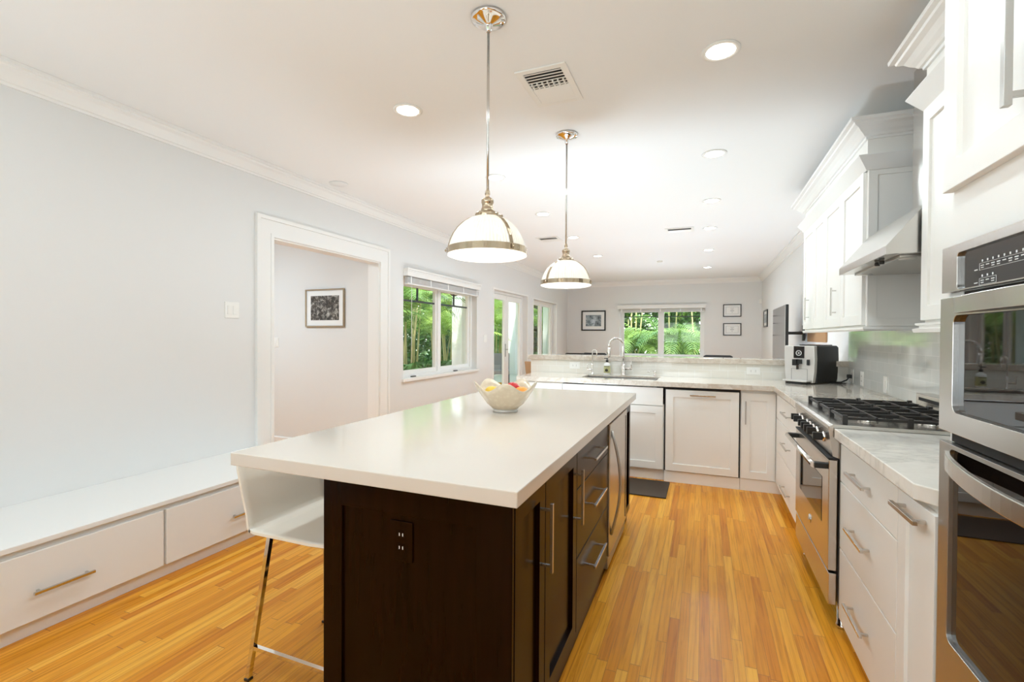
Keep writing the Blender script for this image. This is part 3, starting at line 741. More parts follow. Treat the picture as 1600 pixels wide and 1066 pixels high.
# ------------------------------------------------------------------ right-hand base cabinets
FX = 0.595
P = PX(FX)
c4 = carcass('white three-drawer cabinet between the range and the far corner', 'drawer_cabinet', FX, 1.225, 3.37, 4.515, toe=(0.66, 1.225, 3.37, 4.515))
for za, zb, hz in ((0.655, 0.845, 0.757), (0.385, 0.65, 0.525), (0.10, 0.38, 0.20)):
    d = slab(P, 3.385, 4.50, za, zb).build('drawer', M['cab'], c4, bevel=0.002); handle(P, 3.79, 4.07, hz, hz, 0.02, 0.035, 0.005, parent=d)
c5 = carcass('white three-drawer cabinet between the range and the wall ovens', 'drawer_cabinet', FX, 1.225, 1.83, 2.515, z0=0.06, toe=(0.66, 1.225, 1.83, 2.515))
for za, zb, hz in ((0.682, 0.848, 0.765), (0.385, 0.677, 0.535), (0.065, 0.38, 0.22)):
    d = slab(P, 1.842, 2.510, za, zb).build('drawer', M['cab'], c5, bevel=0.002); handle(P, 2.085, 2.315, hz, hz, 0.02, 0.035, 0.0055, parent=d)
c6 = carcass('white narrow pull-out cabinet right beside the wall ovens', 'pull_out_cabinet', FX, 1.225, 1.578, 1.828, z0=0.06, toe=(0.66, 1.225, 1.578, 1.828))
d = shaker(P, 1.583, 1.836, 0.065, 0.848, 0.02, 0.06, 0.010).build('door', M['cab'], c6, bevel=0.0012); handle(P, 1.615, 1.80, 0.812, 0.812, 0.02, 0.038, 0.0065, parent=d)
o = MB().prism([(0.55, 2.512), (0.55, 1.650), (0.605, 1.578), (XR-0.002, 1.578), (XR-0.002, 2.512)], 0.869, 0.914).build('countertop', M['marble'], bevel=0.003)
tag(o, 'short grey-veined marble countertop between the range and wall ovens', 'countertop')
o = MB().box(XR-0.010, XR-0.0005, 1.578, 5.118, 0.9145, 1.375).build('tile_backsplash', M['tile_r']); tag(o, 'glossy pale glass subway tile on the right wall above the counter', 'tile backsplash')
o2 = MB().box(XR-0.010, XR-0.0005, 2.52, 3.30, 1.376, 1.95).build('tile_backsplash', M['tile_r']); tag(o2, 'patch of glass subway tile on the wall behind the range hood', 'tile backsplash')
for (y, z, rk, lb) in ((4.98, 0.985, 0, 'white outlet on the right wall tile with a black plug in it'), (4.70, 0.985, 0, 'white outlet on the right wall tile nearest the coffee machine cord'), (4.157, 0.985, 1, 'white switch plate on the right wall tile closest to the range')):
    outlet(lb, PX(XR-0.010), y, z, 0.075, 0.118, 'white', rocker=rk, name='light_switch' if rk else 'wall_outlet', cat='switch' if rk else 'outlet')

# ------------------------------------------------------------------ range
ra = thing('gas_range', 'stainless freestanding gas range with black knobs and cast-iron grates', 'stove', (0.88, 2.94, 0))
Y0, Y1 = 2.520, 3.355
MB().box(0.575, 1.20, Y0, Y1, 0.115, 0.895).build('range_body', M['steel_soft'], ra)
MB().prism([(0.530, 0.905), (0.530, 0.922), (0.545, 0.930), (1.12, 0.930), (1.12, 0.895), (0.575, 0.895)], Y0, Y1, lambda p, a: (p[0], a, p[1])).build('cooktop', M['steel'], ra, bevel=0.002)
MB().prism([(0.530, 0.905), (0.575, 0.905), (0.575, 0.775), (0.548, 0.785)], Y0+0.004, Y1-0.004, lambda p, a: (p[0], a, p[1])).build('control_panel', M['steel'], ra)
MB().box(1.125, 1.20, Y0, Y1, 0.895, 1.012).build('backguard', M['steel'], ra, bevel=0.003)
MB().box(1.1235, 1.126, Y0+0.04, Y1-0.04, 0.975, 0.992).build('vent_slot', M['slot'], ra)
od = MB().box(0.535, 0.570, Y0+0.012, Y1-0.012, 0.262, 0.765).build('oven_door', M['steel'], ra, bevel=0.003)
MB().box(0.5335, 0.5345, Y0+0.14, Y1-0.14, 0.44, 0.655).build('oven_window', M['bglass'], od)
MB().tube([(0.482, Y0+0.05, 0.728), (0.482, Y1-0.05, 0.728)], 0.013, 16).build('handle_bar', M['chrome'], od)
for y in (Y0+0.055, Y1-0.055): MB().box(0.484, 0.536, y-0.016, y+0.016, 0.716, 0.742).build('handle_bracket', M['black'], od, bevel=0.004)
MB().lathe([(0.022, 0), (0.024, -0.003), (0.018, -0.006), (0.0, -0.007)], (0.535, 2.92, 0.36), 28, axis='X').build('round_badge', M['chrome'], od)
MB().box(0.538, 0.570, Y0+0.012, Y1-0.012, 0.105, 0.250).build('bottom_drawer', M['steel'], ra, bevel=0.003)
MB().box(0.572, 0.576, Y0+0.01, Y1-0.01, 0.245, 0.268).build('door_gap', M['slot'], ra)
MB().box(0.5315, 0.572, Y0+0.01, Y1-0.01, 0.768, 0.776).build('panel_gap', M['slot'], ra)
for x, y in ((0.60, Y0+0.04), (0.60, Y1-0.04), (1.15, Y0+0.04), (1.15, Y1-0.04)):
    MB().lathe([(0.026, 0), (0.026, 0.014), (0.021, 0.018), (0.021, 0.118)], (x, y, 0), 20).build('leg', M['chrome'], ra)
for k in range(7):
    y = [3.25, 3.17, 3.03, 2.95, 2.87, 2.79, 2.65][k]
    kb = MB().lathe([(0.022, 0.552), (0.024, 0.535), (0.018, 0.530)], (0, y, 0.850), 24, axis='X').build('knob_bezel', M['chrome'], ra)
    MB().box(0.492, 0.534, y-0.008, y+0.008, 0.832, 0.868).build('knob', M['black'], kb, bevel=0.003)
# grates: three sections of bars with feet, five burners
for s0, s1 in ((2.555, 2.80), (2.805, 3.05), (3.055, 3.31)):
    g = MB(); z0, z1 = 0.950, 0.962
    for x in (0.60, 1.08): g.box(x-0.006, x+0.006, s0, s1, z0, z1)
    for y in (s0, s1): g.box(0.60, 1.08, y-0.0, y+0.010, z0, z1)
    yc = (s0+s1)/2
    g.box(0.60, 1.08, yc-0.005, yc+0.005, z0, z1+0.004)
    for x in (0.72, 0.84, 0.96): g.box(x-0.005, x+0.005, s0, s1, z0, z1+0.004)
    for x in (0.60, 0.84, 1.08):
        for y in (s0+0.005, s1): g.box(x-0.010, x+0.010, y-0.012, y+0.006, 0.930, z1+0.008)
    g.build('grate', M['iron'], ra, bevel=0.002)
for (x, y, r) in ((0.72, 2.68, 0.035), (0.96, 2.68, 0.045), (0.84, 2.93, 0.055), (0.72, 3.18, 0.045), (0.96, 3.18, 0.035)):
    b_ = MB().lathe([(r*1.15, 0.930), (r*1.15, 0.938), (r*0.9, 0.942)], (x, y, 0), 28).build('burner', M['chrome'], ra)
    MB().lathe([(r*0.8, 0.942), (r*0.8, 0.949), (r*0.6, 0.952)], (x, y, 0), 28).build('burner_cap', M['iron'], b_)

# ------------------------------------------------------------------ wall oven tower
TX = 0.60; TY0, TY1 = 0.78, 1.572
tc_ = thing('oven_cabinet', 'tall white cabinet at the right edge holding the two wall ovens', 'cabinet', (0.9, 1.18, 0))
MB().grid([TY0, TY0+0.022, TY1-0.022, TY1], [0, 0.34, 1.556, 2.36], lambda u, z: not (TY0+0.022 < u < TY1-0.022 and 0.34 < z < 1.556), TX, 1.225, lambda u, z, w_: (w_, u, z)).build('carcass', M['cab'], tc_)
P = PX(TX)
d = shaker(P, 1.182, TY1+0.006, 1.700, 2.30, 0.022, 0.07, 0.012).build('door', M['cab'], tc_, bevel=0.0015); handle(P, 1.225, 1.225, 1.775, 2.02, 0.022, 0.04, 0.007, parent=d, m=M['steel_soft'])
shaker(P, TY0, 1.178, 1.700, 2.30, 0.022, 0.07, 0.012).build('door', M['cab'], tc_, bevel=0.0015)
ccr = [(0.0, 2.462), (0.010, 2.462), (0.012, 2.474), (0.022, 2.477), (0.030, 2.488), (0.045, 2.500), (0.062, 2.520), (0.082, 2.530), (0.086, 2.540), (0.104, 2.545), (0.106, 2.562), (0.0, 2.562)]
ccr2 = [(0.0, 2.285), (0.006, 2.285), (0.055, 2.358), (0.055, 2.362), (0.0, 2.362)]
MB().box(TX, 1.225, TY0, TY1, 2.361, 2.562).build('frieze', M['cab'], tc_)

def rrect(u0, u1, z0, z1, r, n=6):
    pts = []
    for (cu, cz, a0) in ((u1-r, z1-r, 0), (u0+r, z1-r, PI/2), (u0+r, z0+r, PI), (u1-r, z0+r, 3*PI/2)):
        for k in range(n+1): a = a0+PI/2*k/n; pts.append((cu+r*math.cos(a), cz+r*math.sin(a)))
    return pts
def framed(P, u0, u1, z0, z1, hole, r, d0, d1):
    """steel frame with a rounded hole"""
    m = MB(); hp = rrect(*hole, r); n = len(hp)
    outer = []
    cu, cz = (hole[0]+hole[1])/2, (hole[2]+hole[3])/2
    per = n//4
    cor = [(u1, z1), (u0, z1), (u0, z0), (u1, z0)]
    for i in range(n):
        q = i//per
        k = (i % per)/(per-1)
        c = cor[q]
        # project each corner fan to the frame corner edges
        if q in (0, 2): a, b = ((c[0], hp[q*per][1]), (hp[q*per+per-1][0], c[1]))
        else: a, b = ((hp[q*per][0], c[1]), (c[0], hp[q*per+per-1][1]))
        if k < 0.5: p = (a[0]+(c[0]-a[0])*2*k, a[1]+(c[1]-a[1])*2*k)
        else: p = (c[0]+(b[0]-c[0])*(2*k-1), c[1]+(b[1]-c[1])*(2*k-1))
        outer.append(p)
    V = {}
    for tagk, pts in (('h', hp), ('o', outer)):
        for k, d in (('0', d0), ('1', d1)): V[tagk+k] = [m.bm.verts.new(P(p[0], p[1], d)) for p in pts]
    for i in range(n):
        j = (i+1) % n
        m.bm.faces.new([V['h1'][i], V['h1'][j], V['o1'][j], V['o1'][i]]); m.bm.faces.new([V['h0'][i], V['o0'][i], V['o0'][j], V['h0'][j]])
        m.bm.faces.new([V['h0'][i], V['h0'][j], V['h1'][j], V['h1'][i]]); m.bm.faces.new([V['o0'][i], V['o1'][i], V['o1'][j], V['o0'][j]])
    bmesh.ops.remove_doubles(m.bm, verts=m.bm.verts[:], dist=1e-6)
    return m
OY0, OY1 = TY0+0.005, TY1-0.005
mw = thing('microwave_oven', 'built-in stainless microwave with black glass touch panel, the upper of two wall ovens', 'microwave', (0.9, 1.18, 1.07))
framed(P, OY0, OY1, 1.438, 1.553, (OY0+0.085, OY1-0.078, 1.441, 1.531), 0.012, 0.002, 0.024).build('control_frame', M['steel'], mw, bevel=0.001)
cpn = MB().pbox(P, OY0+0.08, OY1-0.074, 1.437, 1.534, 0.002, 0.016).build('touch_panel', M['panelglass'], mw)
mk = MB(); y = 1.395
mk.pbox(P, 1.412, 1.425, 1.478, 1.4805, 0.016, 0.0168); mk.pbox(P, 1.412, 1.426, 1.448, 1.4505, 0.016, 0.0168)
for r_i, (zt, n) in enumerate(((1.486, 9), (1.452, 3))):
    for k in range(n):
        yc = 1.392 - k*0.021
        mk.pbox(P, yc-0.006, yc+0.006, zt, zt+0.0022, 0.016, 0.0168)
        if k % 3 != 1: mk.pbox(P, yc-0.005, yc+0.005, zt-0.005, zt-0.003, 0.016, 0.0168)
        mk.pbox(P, yc-0.002, yc+0.002, zt+0.009, zt+0.014, 0.016, 0.0168)
    u1 = 1.404; u0 = u1-n*0.021-0.004
    for z in (zt-0.009, zt+0.006): mk.pbox(P, u0, u1, z, z+0.0006, 0.016, 0.0165)
    for u in (u0, u1): mk.pbox(P, u, u+0.0006, zt-0.009, zt+0.006, 0.016, 0.0165)
mk.build('panel_markings', M['mark'], cpn)
MB().pbox(P, OY0+0.02, OY1-0.076, 1.405, 1.438, 0.002, 0.008).build('vent_gap', M['slot'], mw)
md = framed(P, OY0, OY1, 1.086, 1.424, (OY0+0.085, OY1-0.068, 1.138, 1.378), 0.022, 0.002, 0.026).build('microwave_door', M['steel'], mw, bevel=0.001)
MB().pbox(P, OY0+0.08, OY1-0.063, 1.133, 1.383, 0.002, 0.014).build('door_glass', M['bglass'], md)
def bow(P, u0, u1, zc, h, d0, bulge, th=0.012, n=20, dip=0.0):
    m = MB(); R = []
    for i in range(n+1):
        t = i/n; u = u0+(u1-u0)*t; s_ = math.sin(PI*t)**0.7; d = d0+bulge*s_; z = zc-dip*s_
        R.append([m.bm.verts.new(P(u, zz, dd)) for zz, dd in ((z-h/2, d), (z+h/2, d), (z+h/2, d+th), (z-h/2, d+th))])
    for A, B in zip(R, R[1:]):
        for k in range(4): f = m.bm.faces.new([A[k], A[(k+1) % 4], B[(k+1) % 4], B[k]])
    m.bm.faces.new(R[0]); m.bm.faces.new(R[-1][::-1]); return m
bow(P, OY0+0.02, OY1-0.078, 1.402, 0.040, 0.018, 0.030).build('door_handle', M['steel'], md, bevel=0.002)
MB().pbox(P, OY0+0.01, OY1-0.02, 1.058, 1.086, 0.0, 0.006).build('lower_gap', M['slot'], mw)
ov = thing('wall_oven', 'built-in stainless oven with dark glass door, the lower of two wall ovens', 'oven', (0.9, 1.18, 0.35))
o_d = framed(P, OY0, OY1, 0.36, 1.056, (OY0+0.060, OY1-0.052, 0.560, 1.045), 0.020, 0.002, 0.024).build('oven_door', M['steel_soft'], ov, bevel=0.001)
MB().pbox(P, OY0+0.055, OY1-0.047, 0.555, 1.050, 0.002, 0.014).build('door_glass', M['bglass'], o_d)
bow(P, OY0+0.055, OY1-0.050, 1.018, 0.040, 0.020, 0.042, dip=0.012).build('door_handle', M['steel'], o_d, bevel=0.002)
framed(P, OY0, OY1, 1.425, 1.437, (OY0+0.002, OY1-0.076, 1.427, 1.436), 0.001, 0.002, 0.010).build('trim_strip', M['white'], mw)

# ------------------------------------------------------------------ upper cabinets
UX = 0.872
def uppers(label, y0, y1, doors, P, trimz=True):
    t = thing('wall_cabinet', label, 'cabinet', ((UX+1.225)/2, (y0+y1)/2, 1.37))
    MB().box(UX, 1.225, y0, y1, 1.385, 2.36).build('carcass', M['cab'], t)
    for (a, b, hh) in doors:
        d = shaker(P, a, b, 1.397, 2.282, 0.018, 0.060, 0.010).build('door', M['cab'], t, bevel=0.0012)
        if hh: handle(P, hh, hh, 1.475, 1.670, 0.018, 0.035, 0.005, parent=d)
    return t
P = PX(UX)
ul = uppers('white four-door wall cabinet on the far side of the range hood', 3.31, 5.085, [(3.325, 3.785, None), (3.79, 4.255, 3.90), (4.26, 4.64, None), (4.645, 5.075, 4.81)], P)
MB().sweep([(0, 1.362), (0.012, 1.362), (0.018, 1.372), (0.018, 1.385), (0, 1.385)], [(UX, 5.085), (UX, 3.31), (1.22, 3.31)][::-1]).build('light_rail', M['cab'], ul)
# end panel facing the range: framed
pe = PY(3.31)
shaker(pe, UX+0.002, 1.222, 1.39, 2.30, 0.010, 0.045, 0.006).build('end_panel', M['cab'], ul, bevel=0.001)
MB().box(UX-0.005, 1.225, 3.30, 5.09, 2.362, 2.562).build('frieze', M['cab'], ul)
MB().sweep(ccr2, [(1.22, 3.30), (UX-0.005, 3.30), (UX-0.005, 5.09), (1.22, 5.09)]).build('cove_moulding', M['trim'], ul)
MB().sweep(ccr, [(1.22, 3.30), (UX-0.005, 3.30), (UX-0.005, 5.09), (1.22, 5.09)]).build('crown_moulding', M['trim'], ul)
ur = uppers('white wall cabinet between the range hood and the tall oven cabinet', 1.578, 2.52, [(1.59, 2.05, None), (2.055, 2.515, None)], P)
MB().box(UX-0.005, 1.225, 1.578, 2.525, 2.362, 2.562).build('frieze', M['cab'], ur)
MB().sweep([(0, 1.345), (0.03, 1.345), (0.034, 1.360), (0.015, 1.366), (0.015, 1.372), (0.026, 1.378), (0.026, 1.385), (0, 1.385)], [(UX, 1.578), (UX, 2.52), (1.22, 2.52)]).build('light_rail', M['cab'], ur)
MB().sweep(ccr2, [(UX-0.005, 1.66), (UX-0.005, 2.525), (1.22, 2.525)]).build('cove_moulding', M['trim'], ur)
MB().sweep(ccr, [(UX-0.005, 1.69), (UX-0.005, 2.525), (1.22, 2.525)]).build('crown_moulding', M['trim'], ur)
MB().sweep(ccr2, [(TX, TY0), (TX, TY1), (UX-0.01, TY1)]).build('cove_moulding', M['trim'], tc_)
MB().sweep(ccr, [(TX, TY0), (TX, TY1), (UX-0.01, TY1)]).build('crown_moulding', M['trim'], tc_)

# ------------------------------------------------------------------ range hood
hd = thing('range_hood', 'sloped stainless range hood with square duct cover over the stove', 'range hood', (1.0, 2.91, 1.68))
HY0, HY1 = 2.535, 3.295
MB().prism([(0.735, 1.686), (0.735, 1.724), (0.880, 1.905), (1.218, 1.905), (1.218, 1.688), (0.770, 1.688)], HY0, HY1, lambda p, a: (p[0], a, p[1])).build('canopy', M['steel'], hd, bevel=0.0015)
MB().box(1.00, 1.218, 2.765, 3.065, 1.906, 2.698).build('duct_cover', M['steel'], hd)
MB().box(0.80, 1.15, HY0+0.04, HY1-0.04, 1.676, 1.6875).build('filter_panel', M['steel_soft'], hd, bevel=0.002)
for y in (2.72, 2.78): MB().lathe([(0.010, 1.686), (0.012, 1.676), (0.010, 1.668)], (0.775, y, 0), 16).build('control_knob', M['black'], hd)
for y in (2.62, 3.20): MB().lathe([(0.030, 1.677), (0.032, 1.673), (0.0, 1.672)], (0.84, y, 0), 20).build('hood_lamp', M['silver'], hd)

# ------------------------------------------------------------------ coffee machine
cm = thing('coffee_machine', 'silver-fronted black automatic coffee machine on the corner of the stone counter', 'coffee machine', (0.895, 4.99, 0.914), -math.radians(36))
def lp(u, z, d): return (u, -0.13-d, z)
m = MB(); m.prism([(-0.110, 0.01), (-0.122, 0.10), (-0.128, 0.22), (-0.124, 0.335), (0.124, 0.335), (0.130, 0.22), (0.126, 0.10), (0.115, 0.01)], 0, 0.05, lambda p, a: (p[0], -0.13-a, p[1])); m.build('front_shell', M['silver'], cm, local=True, bevel=0.006)
MB().prism([(-0.18, 0.005), (-0.18, 0.31), (-0.16, 0.335), (0.17, 0.335), (0.205, 0.32), (0.215, 0.20), (0.19, 0.03), (0.17, 0.0), (-0.16, 0.0)], -0.124, 0.124, lambda p, a: (a, 0.055+p[0]*1.0-0.0, p[1])).build('machine_body', M['black'], cm, local=True, bevel=0.006)
MB().box(-0.045, 0.045, -0.184, -0.178, 0.225, 0.33).build('display_panel', M['bglass'], cm, local=True)
rg = MB()
for i in range(24):
    a0, a1 = 2*PI*i/24, 2*PI*(i+1)/24
    rg.hexa([(math.cos(a0)*0.019, -0.185, 0.27+math.sin(a0)*0.019), (math.cos(a0)*0.024, -0.185, 0.27+math.sin(a0)*0.024), (math.cos(a1)*0.024, -0.185, 0.27+math.sin(a1)*0.024), (math.cos(a1)*0.019, -0.185, 0.27+math.sin(a1)*0.019),
             (math.cos(a0)*0.019, -0.189, 0.27+math.sin(a0)*0.019), (math.cos(a0)*0.024, -0.189, 0.27+math.sin(a0)*0.024), (math.cos(a1)*0.024, -0.189, 0.27+math.sin(a1)*0.024), (math.cos(a1)*0.019, -0.189, 0.27+math.sin(a1)*0.019)])
rg.box(-0.010, 0.010, -0.188, -0.184, 0.275, 0.278); rg.box(-0.010, 0.010, -0.188, -0.184, 0.262, 0.265); rg.box(-0.002, 0.002, -0.188, -0.184, 0.262, 0.278)
rg.build('dial_ring', M['mark'], cm, local=True)
m = MB(); m.box(-0.038, 0.0, -0.225, -0.178, 0.160, 0.215); m.box(0.004, 0.028, -0.215, -0.178, 0.175, 0.215); m.box(-0.008, 0.004, -0.215, -0.19, 0.125, 0.16)
m.build('coffee_spout', M['black'], cm, local=True, bevel=0.003)
MB().box(0.072, 0.090, -0.200, -0.178, 0.165, 0.215).build('milk_spout', M['black'], cm, local=True, bevel=0.003)
m = MB(); m.box(-0.065, -0.0635, -0.1815, -0.179, 0.03, 0.13); m.box(-0.065, 0.070, -0.1815, -0.179, 0.13, 0.1315); m.box(0.070, 0.0715, -0.1815, -0.179, 0.03, 0.13); m.build('tray_recess_line', M['black'], cm, local=True)
MB().prism([(-0.105, -0.13), (0.115, -0.13), (0.105, -0.26), (0.08, -0.275), (-0.08, -0.275), (-0.10, -0.26)], 0.022, 0.034).build('drip_tray', M['silver'], cm, local=True, bevel=0.002)
MB().prism([(-0.095, -0.13), (0.105, -0.13), (0.09, -0.24), (0.07, -0.255), (-0.07, -0.255), (-0.085, -0.24)], 0.0, 0.022).build('drip_tray_base', M['black'], cm, local=True)
MB().box(-0.09, 0.09, 0.0, 0.22, 0.335, 0.343).build('bean_lid', M['bglass'], cm, local=True, bevel=0.003)
cord = MB()
cord.tube([(1.02, 5.05, 0.925), (1.07, 5.00, 0.922), (1.13, 4.95, 0.930), (1.17, 4.95, 0.950), (1.195, 4.975, 0.975)], 0.006, 8)
cord.tube([(1.02, 5.06, 0.923), (1.08, 5.02, 0.921), (1.13, 4.97, 0.921), (1.16, 4.93, 0.921), (1.12, 4.90, 0.921), (1.06, 4.97, 0.921)], 0.005, 8)
pc = thing('power_cord', 'black power cord and plug behind the coffee machine', 'cord', (1.10, 4.98, 0.915))
cord.build('cable', M['black'], pc)
MB().box(1.178, 1.2125, 4.960, 4.992, 0.965, 0.998).build('plug', M['black'], pc, bevel=0.004)

# ------------------------------------------------------------------ pendants
def pendant(loc, label, rot):
    t = thing('pendant_lamp', label, 'pendant lamp', loc, 0, 'pendants over the island')
    z = loc[2]
    L = lambda prof, seg=40, **k: MB().lathe([(r, h) for r, h in prof], (0, 0, 0), seg, **k)
    L([(0.076, -0.001), (0.076, -0.012), (0.068, -0.016), (0.060, -0.017), (0.050, -0.024), (0.022, -0.034), (0.014, -0.040), (0.012, -0.06), (0.008, -0.065)]).build('ceiling_canopy', M['chrome'], t, local=True)
    MB().tube([(0, 0, -0.06), (0, 0, -0.752)], 0.0058, 10).build('rod', M['steel'], t, local=True)
    L([(0.005, -0.742), (0.010, -0.750), (0.012, -0.765), (0.008, -0.775), (0.022, -0.785), (0.027, -0.79), (0.027, -0.802), (0.024, -0.805), (0.024, -0.825), (0.028, -0.828), (0.028, -0.838), (0.026, -0.842)]).build('socket', M['nickel'], t, local=True)
    L([(0.026, -0.838), (0.050, -0.846), (0.054, -0.852), (0.054, -0.864), (0.050, -0.868)]).build('shade_holder', M['nickel'], t, local=True)
    for k in range(3):
        a = rot+0.9+2*PI*k/3; MB().tube([(0.050*math.cos(a), 0.050*math.sin(a), -0.857), (0.068*math.cos(a), 0.068*math.sin(a), -0.857)], 0.005, 8).build('thumb_screw', M['nickel'], t, local=True)
    # ribbed dome
    m = MB(); seg = 144; rings = []
    pr = [(0.048, -0.862), (0.075, -0.872), (0.102, -0.890), (0.125, -0.912), (0.143, -0.938), (0.156, -0.966), (0.163, -0.990), (0.166, -1.005)]
    for r, h in pr:
        rings.append([m.bm.verts.new(((r+0.0016*(1 if i % 2 else -1))*math.cos(2*PI*i/seg), (r+0.0016*(1 if i % 2 else -1))*math.sin(2*PI*i/seg), h)) for i in range(seg)])
    for A, B in zip(rings, rings[1:]):
        for i in range(seg): m.bm.faces.new([A[i], A[(i+1) % seg], B[(i+1) % seg], B[i]])
    sh = m.build('glass_shade', M['shade'], t, local=True)
    L([(0.166, -1.000), (0.174, -1.000), (0.174, -1.028), (0.166, -1.028), (0.166, -1.000)], 72, capb=False, capt=False, smooth=False).build('rim_band', M['nickel'], t, local=True)
    L([(0.172, -1.027), (0.172, -1.032), (0.155, -1.038), (0.10, -1.043), (0.0, -1.045)], 64).build('diffuser', M['diffuser'], t, local=True)
    for k in range(3):
        a = rot+2*PI*k/3; s_ = MB(); R = []
        for r, h in [(0.050, -0.860)]+[(r+0.003, h) for r, h in pr[1:]]+[(0.1755, -1.004), (0.1755, -1.022)]:
            c, sn = math.cos(a), math.sin(a)
            R.append([s_.bm.verts.new((r*c-w_*sn, r*sn+w_*c, h)) for w_ in (-0.007, 0.007)]+[s_.bm.verts.new(((r+0.003)*c-w_*sn, (r+0.003)*sn+w_*c, h+0.001)) for w_ in (0.007, -0.007)])
        for A, B in zip(R, R[1:]):
            for j in range(4): s_.bm.faces.new([A[j], A[(j+1) % 4], B[(j+1) % 4], B[j]])
        s_.bm.faces.new(R[0]); s_.bm.faces.new(R[-1][::-1])
        st_ = s_.build('strap', M['nickel'], t, local=True)
        sc_ = MB(); sc_.sphere((0.179*math.cos(a), 0.179*math.sin(a), -1.014), 0.005, seg=10); sc_.build('rivet', M['nickel'], st_, local=True)
    l = bpy.data.lights.new('pendant_bulb', 'AREA'); lo = bpy.data.objects.new('pendant_bulb', l); C.objects.link(lo)
    l.shape = 'DISK'; l.size = 0.30; l.energy = PEND; l.color = (1.0, 0.92, 0.80); lo.location = (loc[0], loc[1], z-1.052)
    return t
pendant((-0.875, 1.874, H), 'ribbed glass dome pendant hanging nearest the camera, over the near half of the island', math.radians(211))
pendant((-0.878, 3.154, H), 'ribbed glass dome pendant hanging farther back, over the far end of the island', math.radians(238))

# ------------------------------------------------------------------ recessed lights
SP = [2.50, 3.88, 5.20, 6.50, 8.13, 10.12]
def can(x, y, label, on=True):
    t = thing('recessed_light', label, 'ceiling light', (x, y, H-0.006), 0, 'recessed ceiling lights')
    MB().lathe([(0.066, H-0.001), (0.088, H-0.001), (0.088, H-0.005), (0.080, H-0.008), (0.066, H-0.006), (0.066, H-0.001)], (x, y, 0), 40, capb=False, capt=False).build('trim_ring', M['white'], t)
    MB().lathe([(0.068, H-0.001), (0.068, H-0.004), (0.0, H-0.0045)], (x, y, 0), 32).build('lamp_lens', M['lens'], t)
    area_light('can_light', (x, y, H-0.012), (0, 0, 0), 0.12, 0, CAN*(1.0 if y < 5.5 else 0.55), (0.79, 0.93, 1.0) if y < 5.5 else (0.78, 0.91, 1.0), shape='DISK')
rowR = ['nearest the camera', 'second from the camera', 'third from the camera', 'fourth from the camera', 'fifth from the camera', 'sixth from the camera, nearest the far wall']
for i, y in enumerate(SP):
    can(0.065, y, 'round recessed ceiling light in the right-hand row, ' + rowR[i])
for i, y in enumerate([2.46, 3.78, 5.10, 6.45, 8.08]):
    can(-1.69, y, 'round recessed ceiling light in the left-hand row, ' + rowR[i])
for y in (1.15, -0.15, -1.5): # unseen lamps added for light, continuing the rows behind the camera
    for x in (0.065, -1.69): area_light('can_light', (x, y, H-0.012), (0, 0, 0), 0.12, 0, CAN*0.5, (0.79, 0.93, 1.0), shape='DISK')
area_light('hall_fill_light', (-4.9, 2.6, H-0.02), (0, 0, 0), 0.3, 0, 42, (0.72, 0.89, 1.0), shape='DISK')  # unseen lamp added to light up the hall

# ceiling vents and detectors
def vent(label, x0, x1, y0, y1, big):
    t = thing('ceiling_vent', label, 'vent', ((x0+x1)/2, (y0+y1)/2, H-0.012))
    b = 0.035
    MB().grid([x0, x0+b, x1-b, x1], [y0, y0+b, y1-b, y1], lambda u, v: not (x0+b < u < x1-b and y0+b < v < y1-b), H-0.008, H-0.0005, lambda u, v, w_: (u, v, w_)).build('vent_frame', M['white'], t, bevel=0.002)
    MB().box(x0+b, x1-b, y0+b, y1-b, H-0.0015, H-0.0005).build('vent_back', M['slot'], t)
    n = 12 if big else 6
    for k in range(n):
        y = y0+b+(y1-y0-2*b)*(k+0.5)/n; w_ = (y1-y0-2*b)/n*0.75; s_ = -1 if k < n*0.45 else 1
        MB().hexa([(x0+b, y-w_/2, H-0.0035-0.0055*(s_ < 0)), (x1-b, y-w_/2, H-0.0035-0.0055*(s_ < 0)), (x1-b, y+w_/2, H-0.0035-0.0055*(s_ > 0)), (x0+b, y+w_/2, H-0.0035-0.0055*(s_ > 0)),
                   (x0+b, y-w_/2, H-0.0025-0.0055*(s_ < 0)), (x1-b, y-w_/2, H-0.0025-0.0055*(s_ < 0)), (x1-b, y+w_/2, H-0.0025-0.0055*(s_ > 0)), (x0+b, y+w_/2, H-0.0025-0.0055*(s_ > 0))]).build('slat', M['white'], t)
    if big:
        for k in range(7):
            x = x0+b+(x1-x0-2*b)*(k+0.5)/7; MB().box(x-0.003, x+0.003, y0+b+0.10, y0+b+0.16, H-0.014, H-0.002).build('deflector', M['white'], t)
vent('large white louvred air vent on the ceiling beside the near pendant', -0.93, -0.655, 2.31, 2.71, True)
vent('small white ceiling vent seen left of the far pendant rod', -2.20, -1.88, 6.30, 6.62, False)
vent('small white ceiling vent in the middle of the far ceiling', -0.47, -0.12, 6.34, 6.62, False)
o = MB().lathe([(0.08, H-0.001), (0.08, H-0.008), (0.0, H-0.009)], (-3.09, 3.42, 0), 32).build('ceiling_speaker', M['ceiling']); tag(o, 'flat round white speaker disc on the ceiling near the left wall', 'speaker')
o = MB().lathe([(0.05, H-0.001), (0.05, H-0.02), (0.03, H-0.03), (0, H-0.03)], (-0.746, 9.0, 0), 24).build('smoke_detector', M['ivory']); tag(o, 'small round smoke detector on the far ceiling', 'smoke detector')

